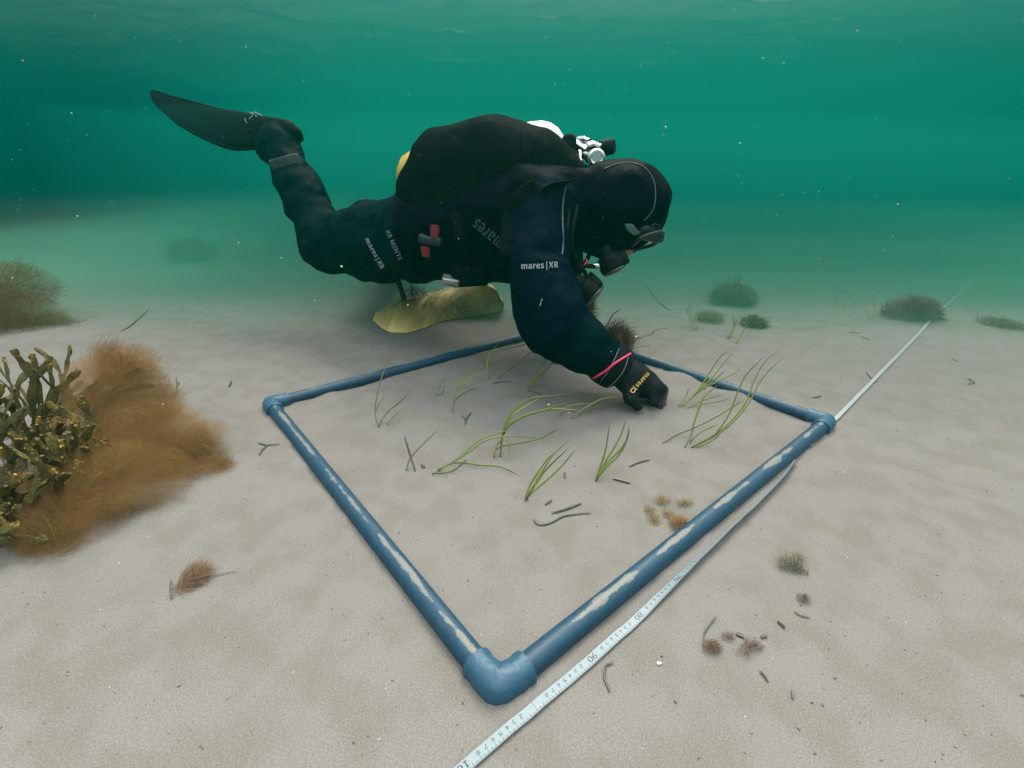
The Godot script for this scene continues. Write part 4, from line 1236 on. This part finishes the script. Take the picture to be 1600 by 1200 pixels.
	vs.tube([Vector3(0.209, 0.636, -1.511), Vector3(0.225, 0.641, -1.514), Vector3(0.227, 0.641, -1.514), Vector3(0.245, 0.636, -1.512)], [0.012, 0.012, 0.0085, 0.0085], 8)
	vs.tube([Vector3(0.186, 0.621, -1.516), Vector3(0.189, 0.607, -1.498), Vector3(0.189, 0.605, -1.498), Vector3(0.193, 0.587, -1.478)], [0.0085, 0.0085, 0.0062, 0.0062], 8)
	vs.tube([Vector3(0.200, 0.610, -1.489), Vector3(0.210, 0.605, -1.464)], [0.012, 0.014], 12)
	var bar := Shape.new()
	bar.tube([Vector3(0.149, 0.570, -1.416), Vector3(0.158, 0.577, -1.419), Vector3(0.168, 0.583, -1.433)], [0.0028], 8)
	part("chrome_pin", bar, chrome, root)
	var valve := part("valve", vs, chrome, root)
	var fs := Shape.new()
	var fc := Vector3(0.226, 0.606, -1.443)
	var fd := (eye - fc).normalized() + Vector3(0.15, 0.1, 0)
	fs.lathe(fc - fd.normalized() * 0.03, fd, [Vector2(0, 0.018), Vector2(0.012, 0.024), Vector2(0.03, 0.024), Vector2(0.031, 0.0215), Vector2(0.036, 0.0215), Vector2(0.038, 0.018), Vector2(0.0365, 0.013), Vector2(0.0365, 0.0)], 28)
	part("first_stage", fs, chrome, root)
	var kn := Shape.new()
	kn.lathe(Vector3(0.155, 0.647, -1.528), Vector3(0.155, 0.647, -1.528) - Vector3(0.154, 0.644, -1.592), [Vector2(-0.012, 0.0), Vector2(-0.010, 0.020), Vector2(0.010, 0.022), Vector2(0.022, 0.021), Vector2(0.026, 0.016), Vector2(0.026, 0.0)], 18)
	part("valve_knob", kn, rubber, valve)
	var kn2 := Shape.new()
	kn2.lathe(Vector3(0.251, 0.632, -1.543), Vector3(0.288, 0.639, -1.524) - Vector3(0.251, 0.632, -1.543), [Vector2(0.0, 0.0), Vector2(0.0, 0.021), Vector2(0.006, 0.023), Vector2(0.036, 0.022), Vector2(0.042, 0.017), Vector2(0.042, 0.0)], 18)
	part("valve_knob", kn2, rubber, valve)
	# hood seam and mask
	var hs := Shape.new()
	hs.tube(laid(b, [Vector3(0.248, 0.578, -1.430), Vector3(0.284, 0.591, -1.436), Vector3(0.320, 0.594, -1.438), Vector3(0.360, 0.582, -1.432), Vector3(0.384, 0.550, -1.418), Vector3(0.390, 0.513, -1.401), Vector3(0.383, 0.476, -1.384), Vector3(0.359, 0.448, -1.371)], 0.0005), [0.0018], 6)
	part("hood_seam", hs, paint(Color(0.03, 0.055, 0.065), 0.6), root)
	var cs := Shape.new()
	cs.tube(laid(b, [Vector3(0.140, 0.535, -1.389), Vector3(0.132, 0.496, -1.360), Vector3(0.130, 0.450, -1.328), Vector3(0.133, 0.403, -1.307), Vector3(0.129, 0.369, -1.281)], 0.003), [0.0028], 8)
	part("collar_seam", cs, paint(Color(0.012, 0.04, 0.06), 0.5), root)
	# mask: skirt on the face, frame in front of it, clear side and front panes
	var right := Vector3(1, 0, 0)
	var mc := Vector3(0.372, 0.382, -1.407)
	var top_ := (Vector3(0.424, 0.394, -1.413) - Vector3(0.328, 0.365, -1.399)).normalized()
	var out_ := (Vector3(0.386, 0.344, -1.390) - Vector3(0.372, 0.382, -1.407)).normalized()
	var wide := out_.cross(top_).normalized()
	var ms := Shape.new()
	var ring := []
	for k in 40:
		var a := TAU * k / 40
		var x := signf(cos(a)) * pow(absf(cos(a)), 0.6)
		var y := signf(sin(a)) * pow(absf(sin(a)), 0.6)
		ring.append(mc + top_ * 0.047 * x + wide * 0.075 * y + out_ * 0.004 * cos(2.0 * a))
	ms.tube(ring, [0.0065], 8, [Color.WHITE], 1.0, Vector3.ZERO, true)
	ms.tube([Vector3(0.356, 0.444, -1.402), Vector3(0.392, 0.428, -1.395), Vector3(0.421, 0.400, -1.394)], [0.012, 0.010, 0.007], 10)
	ms.tube([Vector3(0.375, 0.437, -1.476), Vector3(0.413, 0.420, -1.468), Vector3(0.434, 0.395, -1.435)], [0.012, 0.010, 0.007], 10)
	var mask := part("mask", ms, paint(Color(0.008, 0.013, 0.016), 0.35), root)
	var sk := Flesh.new()
	sk.k = 0.02
	sk.bone(Vector3(0.284, 0.435, -1.382), Vector3(0.357, 0.427, -1.367), 0.018, 0.016, black)
	sk.bone(Vector3(0.307, 0.424, -1.492), Vector3(0.388, 0.414, -1.488), 0.022, 0.016, black)
	sk.bone(Vector3(0.293, 0.408, -1.375), Vector3(0.327, 0.392, -1.373), 0.017, 0.015, black)
	sk.bone(Vector3(0.313, 0.397, -1.469), Vector3(0.344, 0.382, -1.446), 0.020, 0.015, black)
	sk.bone(Vector3(0.355, 0.428, -1.362), Vector3(0.388, 0.414, -1.488), 0.016, 0.016, black)
	for q in [1.312, 1.408]:
		var z := Vector3(0, 0, 1.36 - q)
		sk.bone(Vector3(0.324, 0.414, -1.422) + z, Vector3(0.401, 0.404, -1.417) + z * 0.8, 0.016, 0.011, black)
		sk.bone(Vector3(0.379, 0.421, -1.425) + z, Vector3(0.414, 0.399, -1.415) + z * 0.7, 0.014, 0.009, black)
		sk.bone(Vector3(0.324, 0.390, -1.411) + z * 0.7, Vector3(0.343, 0.370, -1.402) + z * 0.5, 0.014, 0.009, black)
	sk.bone(Vector3(0.317, 0.393, -1.412), Vector3(0.334, 0.368, -1.401), 0.022, 0.013, black)
	var ks := Shape.new()
	sk.into(ks, 0.004)
	part("mask_skirt", ks, paint(Color(0.009, 0.014, 0.017), 0.4), mask)
	var glass := StandardMaterial3D.new()
	glass.transparency = BaseMaterial3D.TRANSPARENCY_ALPHA
	glass.albedo_color = Color(0.8, 0.9, 0.9, 0.05)
	glass.roughness = 0.03
	var gs := Shape.new()
	var hub := gs.put(mc, out_)
	for k in 40:
		gs.put(ring[k], out_)
	for k in 40:
		gs.tri(hub, hub + 1 + k, hub + 1 + (k + 1) % 40)
	part("lens", gs, glass, mask)
	var lens2 := Shape.new()
	lens2.tube([Vector3(0.293, 0.457, -1.359), Vector3(0.299, 0.446, -1.354)], [0.0035, 0.0045, 0.003], 8)
	part("strap_buckle", lens2, paint(Color(0.4, 0.55, 0.6), 0.25), mask)
	var flap := Shape.new()
	flap.loft([[Vector3(0.303, 0.440, -1.337), Vector3(0.004, 0, 0), Vector3(0, 0.004, 0.002), 2.0], [Vector3(0.313, 0.434, -1.332), Vector3(0.008, 0.002, 0), Vector3(0, 0.010, 0.002), 2.0], [Vector3(0.327, 0.424, -1.330), Vector3(0.007, 0, 0), Vector3(0, 0.010, 0.002), 2.0], [Vector3(0.340, 0.421, -1.333), Vector3(0.002, 0, 0), Vector3(0, 0.003, 0.001), 2.0]], 14)
	part("side_window", flap, paint(Color(0.05, 0.09, 0.11), 0.15), mask)
	for e in [1.335, 1.385]:
		var es := Shape.new()
		es.lathe(Vector3(0.342, 0.407, -1.419) + Vector3(0, 0, 1.36 - e), out_, [Vector2(-0.011, 0), Vector2(-0.006, 0.009), Vector2(0.0, 0.0115), Vector2(0.006, 0.009), Vector2(0.011, 0.0)], 12)
		part("eye", es, paint(Color(0.5, 0.48, 0.45), 0.2), root)
	# small framed mark on the hood
	var mk := Shape.new()
	var corners := laid(b, [Vector3(0.387, 0.442, -1.369), Vector3(0.403, 0.436, -1.366), Vector3(0.392, 0.420, -1.359), Vector3(0.375, 0.428, -1.362), Vector3(0.387, 0.442, -1.369)], 0.001, 4)
	mk.tube(corners, [0.0008], 5)
	mk.tube(laid(b, [Vector3(0.385, 0.436, -1.366), Vector3(0.382, 0.426, -1.361)], 0.001), [0.0007], 5)
	mk.tube(laid(b, [Vector3(0.391, 0.434, -1.365), Vector3(0.384, 0.431, -1.364), Vector3(0.387, 0.425, -1.361)], 0.001), [0.0007], 5)
	mk.tube(laid(b, [Vector3(0.398, 0.431, -1.364), Vector3(0.392, 0.431, -1.364), Vector3(0.391, 0.423, -1.360), Vector3(0.396, 0.423, -1.360)], 0.001), [0.0007], 5)
	part("hood_mark", mk, dim_print, root)
	# breathing regulators
	for r in [[Vector3(0.280, 0.330, -1.351), 1.0, Vector3(0.249, 0.328, -1.350)], [Vector3(0.211, 0.270, -1.291), 0.85, Vector3(0.182, 0.270, -1.290)]]:
		var c: Vector3 = r[0]
		var z: float = r[1]
		var rs := Shape.new()
		var od := (Vector3(0.45, -0.85, 0.25) if z == 1.0 else Vector3(0.75, -0.6, 0.3)).normalized()
		rs.lathe(c - od * 0.028 * z, od, [Vector2(-0.030, 0.0), Vector2(-0.030, 0.017), Vector2(-0.008, 0.020), Vector2(-0.002, 0.032), Vector2(0.012, 0.037), Vector2(0.034, 0.037), Vector2(0.042, 0.034), Vector2(0.048, 0.026), Vector2(0.050, 0.0)], 26)
		var x := od.cross(Vector3(0, 0, 1)).normalized()
		rs.box(c + x * -0.028 * z - od * 0.01, x * 0.018, od * 0.020, Vector3(0, 0, 0.026), 0.3)
		var reg := part("regulator", rs, rubber, root)
		var rim_ := Shape.new()
		rim_.lathe(c - od * 0.028 * z, od, [Vector2(0.0405, 0.0345), Vector2(0.044, 0.0352), Vector2(0.0485, 0.027), Vector2(0.0515, 0.010), Vector2(0.0505, 0.0)], 26)
		part("purge_cover", rim_, paint(Color(0.045, 0.05, 0.05), 0.35), reg)
		var fit := Shape.new()
		var q: Vector3 = r[2]
		fit.tube([q + Vector3(-0.024, 0.002, 0), q + Vector3(-0.018, 0.001, 0), q + Vector3(-0.017, 0.001, 0), q + Vector3(-0.008, 0, 0), q + Vector3(-0.007, 0, 0), q + Vector3(0.006, 0, 0)], [0.007, 0.007, 0.0095, 0.0095, 0.0075, 0.0075], 12)
		part("hose_fitting", fit, chrome, reg)
	for h in [
		[Vector3(0.221, 0.581, -1.475), Vector3(0.180, 0.520, -1.371), Vector3(0.160, 0.451, -1.318), Vector3(0.156, 0.387, -1.310), Vector3(0.183, 0.337, -1.332), Vector3(0.235, 0.327, -1.350)],
		[Vector3(0.202, 0.584, -1.477), Vector3(0.155, 0.520, -1.360), Vector3(0.140, 0.429, -1.297), Vector3(0.139, 0.335, -1.265), Vector3(0.150, 0.285, -1.275), Vector3(0.177, 0.270, -1.290)],
		[Vector3(0.187, 0.580, -1.497), Vector3(0.134, 0.472, -1.360), Vector3(0.164, 0.358, -1.330), Vector3(0.203, 0.306, -1.329), Vector3(0.192, 0.238, -1.309), Vector3(0.161, 0.189, -1.287)],
		[Vector3(0.246, 0.374, -1.470), Vector3(0.208, 0.332, -1.384), Vector3(0.188, 0.302, -1.349), Vector3(0.210, 0.280, -1.328)],
	]:
		var t := Shape.new()
		t.tube(spline(h, 6), [0.0065], 10)
		part("hose", t, rubber, root)
	for q in [[[Vector3(0.126, 0.279, -1.201), Vector3(0.138, 0.273, -1.198), Vector3(0.152, 0.275, -1.205)], [0.006, 0.007, 0.005]], [[Vector3(0.136, 0.289, -1.206), Vector3(0.139, 0.277, -1.200)], [0.004]], [[Vector3(0.157, 0.281, -1.213), Vector3(0.166, 0.283, -1.220)], [0.006]], [[Vector3(0.172, 0.246, -1.279), Vector3(0.183, 0.230, -1.283)], [0.005]]]:
		var con := Shape.new()
		con.tube(q[0], q[1], 10)
		part("hose_clip", con, chrome, root)
	var tagr := Shape.new()
	tagr.tube([Vector3(0.190, 0.341, -1.290), Vector3(0.198, 0.349, -1.294), Vector3(0.196, 0.359, -1.298)], [0.002, 0.004, 0.002], 8, [Color.WHITE], 0.4)
	part("red_tag", tagr, pink, root)
	var slit := Shape.new()
	slit.tube(laid(b, [Vector3(0.069, 0.258, -1.175), Vector3(0.074, 0.274, -1.183)], 0.002), [0.003], 8, [Color.WHITE], 0.4)
	part("sleeve_tab", slit, white_print, root)
	# hip gear: red pulls, blue clip, waist buckle
	for p in [[Vector3(-0.227, 0.425, -1.427), Vector3(-0.228, 0.393, -1.412), 0.013], [Vector3(-0.259, 0.366, -1.422), Vector3(-0.255, 0.339, -1.410), 0.014]]:
		var q := laid(b, [p[0], p[1]], 0.012, 5)
		var t := Shape.new()
		t.tube(q, [p[2] * 0.85, p[2], p[2], p[2] * 0.95, p[2] * 0.9], 12, [Color.WHITE], 0.3, Vector3(1, -0.35, 0))
		part("pull_handle", t, red, root)
	var clip := Shape.new()
	clip.tube(laid(b, [Vector3(-0.272, 0.391, -1.411), Vector3(-0.241, 0.384, -1.408), Vector3(-0.208, 0.381, -1.407)], 0.010, 4), [0.012, 0.014, 0.014, 0.012], 12, [Color.WHITE], 0.5, Vector3(0, 1, 0))
	part("weight_pocket_clip", clip, paint(Color(0.004, 0.011, 0.020), 0.6), root)
	var bk := Shape.new()
	bk.box(Vector3(-0.184, 0.272, -1.401), Vector3(0.026, -0.004, 0), Vector3(0.002, 0.011, 0.004), Vector3(0, -0.004, 0.02), 0.25)
	part("waist_buckle", bk, paint(Color(0.30, 0.31, 0.30), 0.35, 0.6), root)
	var pk := Shape.new()
	pk.box(Vector3(-0.128, 0.288, -1.419), Vector3(0.055, 0.004, 0), Vector3(0, 0.030, 0.005), Vector3(0, -0.006, 0.035), 0.3)
	part("weight_pocket", pk, cloth, root)
	var belt := Shape.new()
	belt.tube(laid(b, [Vector3(-0.161, 0.467, -1.380), Vector3(-0.142, 0.403, -1.351), Vector3(-0.131, 0.355, -1.329), Vector3(-0.127, 0.315, -1.311)], 0.004), [0.022], 10, [Color.WHITE], 0.15, Vector3(1, 0, 0))
	part("waist_strap", belt, cloth, root)
	var strap := Shape.new()
	strap.tube(laid(b, [Vector3(0.140, 0.545, -1.361), Vector3(0.056, 0.532, -1.300), Vector3(0.008, 0.498, -1.284), Vector3(-0.010, 0.455, -1.264), Vector3(-0.012, 0.395, -1.237), Vector3(-0.020, 0.341, -1.268)], 0.004), [0.022], 10, [Color.WHITE], 0.15, Vector3(1, 0.2, 0))
	part("shoulder_strap", strap, cloth, root)
	var stick := Shape.new()
	stick.tube([Vector3(-0.407, 0.249, -1.632), Vector3(-0.395, 0.219, -1.619), Vector3(-0.382, 0.187, -1.604), Vector3(-0.373, 0.159, -1.592)], [0.008, 0.009, 0.009, 0.009], 10, [Color.WHITE], 0.45, Vector3(1, 0.2, 0))
	part("strap_end", stick, rubber, root)
	# thigh pocket with its flap
	var tp := Flesh.new()
	tp.k = 0.03
	tp.bone(Vector3(-0.458, 0.377, -1.614), Vector3(-0.428, 0.280, -1.581), 0.030, 0.030, leg)
	tp.bone(Vector3(-0.390, 0.399, -1.602), Vector3(-0.379, 0.296, -1.577), 0.030, 0.028, leg)
	tp.noise = fold
	tp.amp = 0.006
	var tps := Shape.new()
	tp.into(tps, 0.007)
	part("thigh_pocket", tps, suit, root)
	# fins: right one in view, left one behind the hips
	var fin_m := paint(Color(0.002, 0.0065, 0.0095), 0.65)
	fin_m.metallic_specular = 0.15
	relief(fin_m, grain(256, 0.02, 61, 4, [], []), 6.0, 0.4, false)
	var back := (Vector3(-1.388, 0.792, -2.515) - Vector3(-1.136, 0.752, -2.058)).normalized()
	var fin := Shape.new()
	var st := []
	for q in [[Vector3(-1.576, 0.848, -2.366), 0.024, 0.004], [Vector3(-1.555, 0.840, -2.351), 0.044, 0.006], [Vector3(-1.492, 0.813, -2.316), 0.062, 0.008], [Vector3(-1.439, 0.787, -2.294), 0.078, 0.010], [Vector3(-1.327, 0.749, -2.255), 0.098, 0.012], [Vector3(-1.203, 0.716, -2.207), 0.106, 0.018], [Vector3(-1.096, 0.708, -2.176), 0.094, 0.032], [Vector3(-1.020, 0.703, -2.151), 0.080, 0.045], [Vector3(-0.945, 0.700, -2.128), 0.062, 0.052], [Vector3(-0.887, 0.701, -2.112), 0.048, 0.048], [Vector3(-0.856, 0.703, -2.104), 0.032, 0.035], [Vector3(-0.845, 0.703, -2.102), 0.010, 0.012]]:
		var up := (Vector3(-1.258, 0.839, -2.262) - Vector3(-1.203, 0.682, -2.191)).normalized()
		up = (up + back * 0.35).normalized()
		var th := up.cross((Vector3(-1.550, 0.856, -2.347) - Vector3(-0.872, 0.704, -2.108)).normalized()).normalized()
		st.append([q[0], up * q[1], th * q[2], 2.2])
	fin.loft(st, 30)
	var finp := part("fin", fin, fin_m, root)
	var rails := Shape.new()
	for e in [-0.95, 0.95]:
		var pts := []
		var rr := []
		for k in range(1, 9):
			pts.append(st[k][0] + st[k][1] * e)
			rr.append(0.0035 + 0.0006 * k)
		rails.tube(spline(pts, 3), rr, 8)
	part("side_rail", rails, fin_m, finp)
	var logo := Shape.new()
	for q in [[Vector3(-1.071, 0.750, -2.134), Vector3(-1.070, 0.741, -2.130), Vector3(-1.063, 0.732, -2.126)], [Vector3(-1.053, 0.771, -2.144), Vector3(-1.043, 0.767, -2.142), Vector3(-1.038, 0.762, -2.140)], [Vector3(-1.035, 0.767, -2.142), Vector3(-1.045, 0.755, -2.137), Vector3(-1.055, 0.746, -2.132)], [Vector3(-1.030, 0.760, -2.139), Vector3(-1.020, 0.751, -2.135), Vector3(-1.025, 0.744, -2.132), Vector3(-1.040, 0.744, -2.131), Vector3(-1.025, 0.735, -2.127)], [Vector3(-1.033, 0.772, -2.144), Vector3(-1.017, 0.765, -2.141), Vector3(-1.002, 0.758, -2.138)], [Vector3(-1.004, 0.740, -2.129), Vector3(-0.999, 0.737, -2.128)]]:
		logo.tube(q, [0.0022], 6, [Color.WHITE], 0.5)
	part("fin_mark", logo, white_print, finp)
	var ankle := Shape.new()
	ankle.tube(laid(b, [Vector3(-0.928, 0.571, -1.976), Vector3(-0.889, 0.581, -1.980), Vector3(-0.853, 0.592, -1.986), Vector3(-0.816, 0.599, -1.989)], 0.002), [0.026], 10, [Color.WHITE], 0.12, Vector3(0.4, -0.9, 0))
	part("ankle_band", ankle, paint(Color(0.008, 0.024, 0.030), 0.7), root)
	var fin2 := Shape.new()
	var st2 := []
	for q in [[0.0, 0.03, 0.03], [0.05, 0.05, 0.045], [0.16, 0.07, 0.035], [0.28, 0.09, 0.014], [0.45, 0.10, 0.010], [0.56, 0.07, 0.007], [0.58, 0.03, 0.004]]:
		var dir := (Vector3(-0.603, 0.179, -3.061) - Vector3(-0.616, 0.200, -2.489)).normalized()
		st2.append([Vector3(-0.615, 0.200, -2.445) + dir * q[0], Vector3(0.9, 0.1, -0.1) * q[1], dir.cross(Vector3(0.9, 0.1, -0.1)).normalized() * q[2], 2.2])
	fin2.loft(st2, 24)
	part("fin", fin2, fin_m, root)
	# gloves: palm, four fingers bent into the sand and a thumb
	var gl := Flesh.new()
	gl.k = 0.016
	gl.bone(Vector3(0.281, 0.092, -1.155), Vector3(0.324, 0.068, -1.153), 0.040, 0.044, black)
	gl.bone(Vector3(0.324, 0.068, -1.153), Vector3(0.353, 0.053, -1.150), 0.044, 0.038, black)
	var knuckles := [[Vector3(0.349, 0.081, -1.133), Vector3(0.370, 0.059, -1.116), Vector3(0.366, 0.029, -1.095)], [Vector3(0.367, 0.067, -1.157), Vector3(0.393, 0.044, -1.142), Vector3(0.392, 0.009, -1.119)], [Vector3(0.378, 0.053, -1.179), Vector3(0.408, 0.028, -1.168), Vector3(0.407, -0.005, -1.144)], [Vector3(0.378, 0.040, -1.199), Vector3(0.407, 0.013, -1.191), Vector3(0.406, -0.016, -1.170)]]
	for k in 4:
		var q: Array = knuckles[k]
		gl.bone(q[0], q[1], 0.0165, 0.0155, black)
		gl.bone(q[1], q[2], 0.0155, 0.0125, black)
	gl.bone(Vector3(0.305, 0.056, -1.122), Vector3(0.309, 0.037, -1.099), 0.018, 0.016, black)
	gl.bone(Vector3(0.309, 0.037, -1.099), Vector3(0.326, 0.021, -1.087), 0.016, 0.013, black)
	var gls := Shape.new()
	gl.into(gls, 0.0036)
	var glove_m := paint(Color(0.0035, 0.006, 0.009), 0.65)
	glove_m.metallic_specular = 0.28
	relief(glove_m, grain(256, 0.05, 71, 4, [], []), 10.0, 0.35, false)
	var glove := part("glove", gls, glove_m, root)
	var gf := Flesh.new()
	gf.k = 0.02
	gf.bone(Vector3(0.117, 0.197, -1.499), Vector3(0.109, 0.166, -1.430), 0.042, 0.042, black)
	for k in 4:
		var a := Vector3(0.101, 0.161, -1.417) + Vector3(0.022 * (k - 1.5), 0, 0.006)
		gf.bone(a, a + Vector3(0.004, -0.035, 0.015), 0.014, 0.013, black)
		gf.bone(a + Vector3(0.004, -0.035, 0.015), a + Vector3(0.004, -0.045, -0.015), 0.013, 0.011, black)
	gf.bone(Vector3(0.087, 0.186, -1.428), Vector3(0.072, 0.163, -1.396), 0.015, 0.012, black)
	var gfs := Shape.new()
	gf.into(gfs, 0.005)
	part("glove", gfs, glove_m, root)
	# cuff with its cords
	var wrist := Vector3(0.259, 0.108, -1.162)
	var cuff_dir := (Vector3(0.314, 0.068, -1.153) - Vector3(0.218, 0.136, -1.162)).normalized()
	var cu := Shape.new()
	cu.lathe(wrist - cuff_dir * 0.022, cuff_dir, [Vector2(0, 0.052), Vector2(0.002, 0.0625), Vector2(0.018, 0.0645), Vector2(0.036, 0.063), Vector2(0.052, 0.059), Vector2(0.056, 0.054), Vector2(0.057, 0.035)], 32)
	var cuff := part("cuff", cu, rubber, root)
	var cuff_flesh := Flesh.new()
	cuff_flesh.k = 0.01
	cuff_flesh.bone(wrist - cuff_dir * 0.03, wrist + cuff_dir * 0.04, 0.0635, 0.063, black)
	var cord := Shape.new()
	cord.tube(laid(cuff_flesh, [Vector3(0.208, 0.092, -1.100), Vector3(0.236, 0.108, -1.107), Vector3(0.263, 0.128, -1.116), Vector3(0.301, 0.150, -1.126)], 0.003, 6), [0.0030, 0.0026, 0.0034, 0.0028, 0.0036, 0.0030], 8)
	part("red_cord", cord, pink, cuff)
	for q in [[Vector3(0.225, 0.084, -1.097), Vector3(0.244, 0.108, -1.107), Vector3(0.260, 0.135, -1.120), Vector3(0.271, 0.161, -1.131)], [Vector3(0.245, 0.070, -1.090), Vector3(0.269, 0.091, -1.099), Vector3(0.286, 0.115, -1.110), Vector3(0.296, 0.144, -1.124)]]:
		var t := Shape.new()
		t.tube(laid(cuff_flesh, q, 0.0015, 5), [0.0010], 6)
		part("grey_cord", t, paint(Color(0.12, 0.17, 0.20), 0.5), cuff)
	# printing
	lettering(b, "mares|XR", Vector3(0.021, 0.352, -1.196), Vector3(0.112, 0.356, -1.198), 0.0205, white_print, root)
	var thigh := Flesh.new()
	thigh.k = 0.05
	for m in b.a.size():
		thigh.bone(b.a[m], b.a[m] + b.ab[m], b.ra[m], b.rb[m], leg, b.loose[m])
	for m in tp.a.size():
		thigh.bone(tp.a[m], tp.a[m] + tp.ab[m], tp.ra[m], tp.rb[m], leg)
	thigh.noise = fold
	thigh.amp = 0.009
	thigh.creases = crease
	lettering(thigh, "mares|XR", Vector3(-0.474, 0.364, -1.575), Vector3(-0.426, 0.278, -1.547), 0.020, paint(Color(0.22, 0.28, 0.30), 0.6), root)
	lettering(thigh, "XR MINTS", Vector3(-0.401, 0.391, -1.565), Vector3(-0.363, 0.310, -1.539), 0.013, dim_print, root)
	lettering(b, "mares", Vector3(-0.031, 0.391, -1.290), Vector3(-0.103, 0.446, -1.315), 0.026, faint_print, root)
	lettering(gl, "mares|", Vector3(0.347, 0.105, -1.106), Vector3(0.313, 0.070, -1.090), 0.0150, gold, root)
	var sq := Shape.new()
	sq.tube(laid(gl, [Vector3(0.308, 0.070, -1.090), Vector3(0.315, 0.066, -1.088), Vector3(0.308, 0.059, -1.085), Vector3(0.302, 0.064, -1.087), Vector3(0.308, 0.070, -1.090)], 0.001, 3), [0.0014], 5)
	part("glove_mark", sq, gold, glove)


# ---------------------------------------------------------------- haze
func haze(shape: int, at: Vector3, size: Vector3, density: float, color: Color) -> void:
	var o := FogVolume.new()
	o.name = numbered("haze")
	o.shape = shape
	o.position = at
	o.size = size
	var m := FogMaterial.new()
	m.density = density
	m.albedo = color.linear_to_srgb()
	o.material = m
	o.set_meta("kind", "stuff")
	add_child(o)


func _ready() -> void:
	rng.seed = 11
	# camera, sky, sun, exposure
	var cam := Camera3D.new()
	cam.name = "camera"
	cam.position = eye
	cam.rotation_degrees = Vector3(-24.404, 0, 0.64)
	cam.fov = 78.34
	cam.near = 0.05
	cam.far = 200.0
	add_child(cam)
	var e := Environment.new()
	e.background_mode = Environment.BG_SKY
	e.tonemap_mode = Environment.TONE_MAPPER_LINEAR
	e.tonemap_exposure = 2.4
	e.sdfgi_enabled = true
	e.ssao_enabled = true
	e.ssil_enabled = true
	var sky_m := ProceduralSkyMaterial.new()
	sky_m.sky_top_color = Color(0.97, 0.99, 1.0)
	sky_m.sky_energy_multiplier = 1.9
	sky_m.sky_horizon_color = Color(0.015, 0.065, 0.065)
	sky_m.sky_curve = 3.0
	sky_m.ground_horizon_color = Color(0.10, 0.20, 0.20)
	sky_m.ground_bottom_color = Color(0.06, 0.12, 0.12)
	sky_m.sun_angle_max = 56.0
	sky_m.sun_curve = 0.5
	var sky := Sky.new()
	sky.sky_material = sky_m
	e.sky = sky
	e.volumetric_fog_enabled = true
	e.volumetric_fog_density = 0.012
	e.volumetric_fog_albedo = Color(0.004, 0.92, 0.74)
	e.volumetric_fog_anisotropy = 0.6
	var we := WorldEnvironment.new()
	we.name = "world"
	we.environment = e
	add_child(we)
	var sun := DirectionalLight3D.new()
	sun.name = "sun"
	sun.light_energy = 0.8
	sun.light_angular_distance = 26.0
	sun.light_color = Color(1.0, 0.97, 0.92)
	sun.shadow_enabled = true
	sun.rotation_degrees = Vector3(-56, 180 - 14, 0)
	add_child(sun)
	swell.seed = 4
	swell.frequency = 0.9
	swell.fractal_octaves = 3
	ripple.seed = 6
	ripple.frequency = 5.0
	ripple.fractal_octaves = 3
	drift.seed = 17
	drift.frequency = 1.0
	drift.fractal_octaves = 2
	var box := RenderingServer.FOG_VOLUME_SHAPE_BOX
	var ball := RenderingServer.FOG_VOLUME_SHAPE_ELLIPSOID
	var teal := Color(0.001, 0.150, 0.128)
	var milky := Color(0.004, 0.82, 0.65)
	var green := Color(0.03, 0.92, 0.66)
	var silt := Color(0.27, 1.0, 0.66)
	haze(box, Vector3(0, 0.9, -13), Vector3(50, 2.2, 36), 0.02, teal)
	haze(box, Vector3(0, 0.9, -11.2), Vector3(40, 2.18, 18), 0.31, teal)
	haze(box, Vector3(0.8, 0.9, -7.6), Vector3(5.2, 2.17, 10.6), 0.11, milky)
	haze(box, Vector3(0, 1.60, -10.9), Vector3(39, 0.75, 19), 0.15, teal)
	# the murk thickens towards the bottom, where it carries pale silt: [nearest edge, farthest edge, top, width, density, colour]
	for layer in [[-1.60, -6.5, 0.12, 10.0, 0.28, silt], [-1.80, -5.8, 0.21, 8.4, 0.28, silt], [-2.0, -5.2, 0.31, 7.0, 0.22, silt], [-2.2, -4.8, 0.42, 6.0, 0.12, silt], [-2.15, -7.5, 0.80, 5.6, 0.20, green], [-2.4, -6.5, 1.05, 5.0, 0.12, green], [-2.7, -6.5, 1.3, 4.6, 0.08, green], [-3.0, -6.5, 1.65, 4.2, 0.05, green]]:
		var top: float = layer[2]
		haze(box, Vector3(0.8, top * 0.5 - 0.15, (layer[0] + layer[1]) * 0.5), Vector3(layer[3], top + 0.3, layer[0] - layer[1]), layer[4], layer[5])
	# a bank of silt low over the sand at the right
	haze(ball, Vector3(1.249, -0.010, -1.365) + Vector3(0.1, 0.02, 0), Vector3(1.3, 0.22, 0.7), 0.9, Color(0.55, 0.62, 0.58))
	for r in [[Vector3(-0.013, 0.000, -0.366), Vector3(0.798, 0.000, -1.048)], [Vector3(-0.013, 0.000, -0.366), Vector3(-0.640, 0.000, -1.112)], [Vector3(-0.640, 0.000, -1.112), Vector3(0.170, 0.000, -1.794)], [Vector3(0.170, 0.000, -1.794), Vector3(0.798, 0.000, -1.048)]]:
		var a: Vector3 = r[0]
		var b: Vector3 = r[1]
		rails.append([Vector2(a.x, a.z), Vector2(b.x - a.x, b.z - a.z)])
	build_sea_bed()
	# silt that the hand has stirred up
	haze(ball, Vector3(0.407, 0.020, -1.144), Vector3(0.13, 0.05, 0.12), 3.0, Color(0.6, 0.58, 0.54))
	haze(ball, Vector3(0.449, 0.008, -1.139), Vector3(0.16, 0.04, 0.12), 1.6, Color(0.6, 0.58, 0.54))
	build_water_surface()
	build_square()
	build_tape()
	build_diver()
	build_plants()
	build_wrack()
	build_specks()
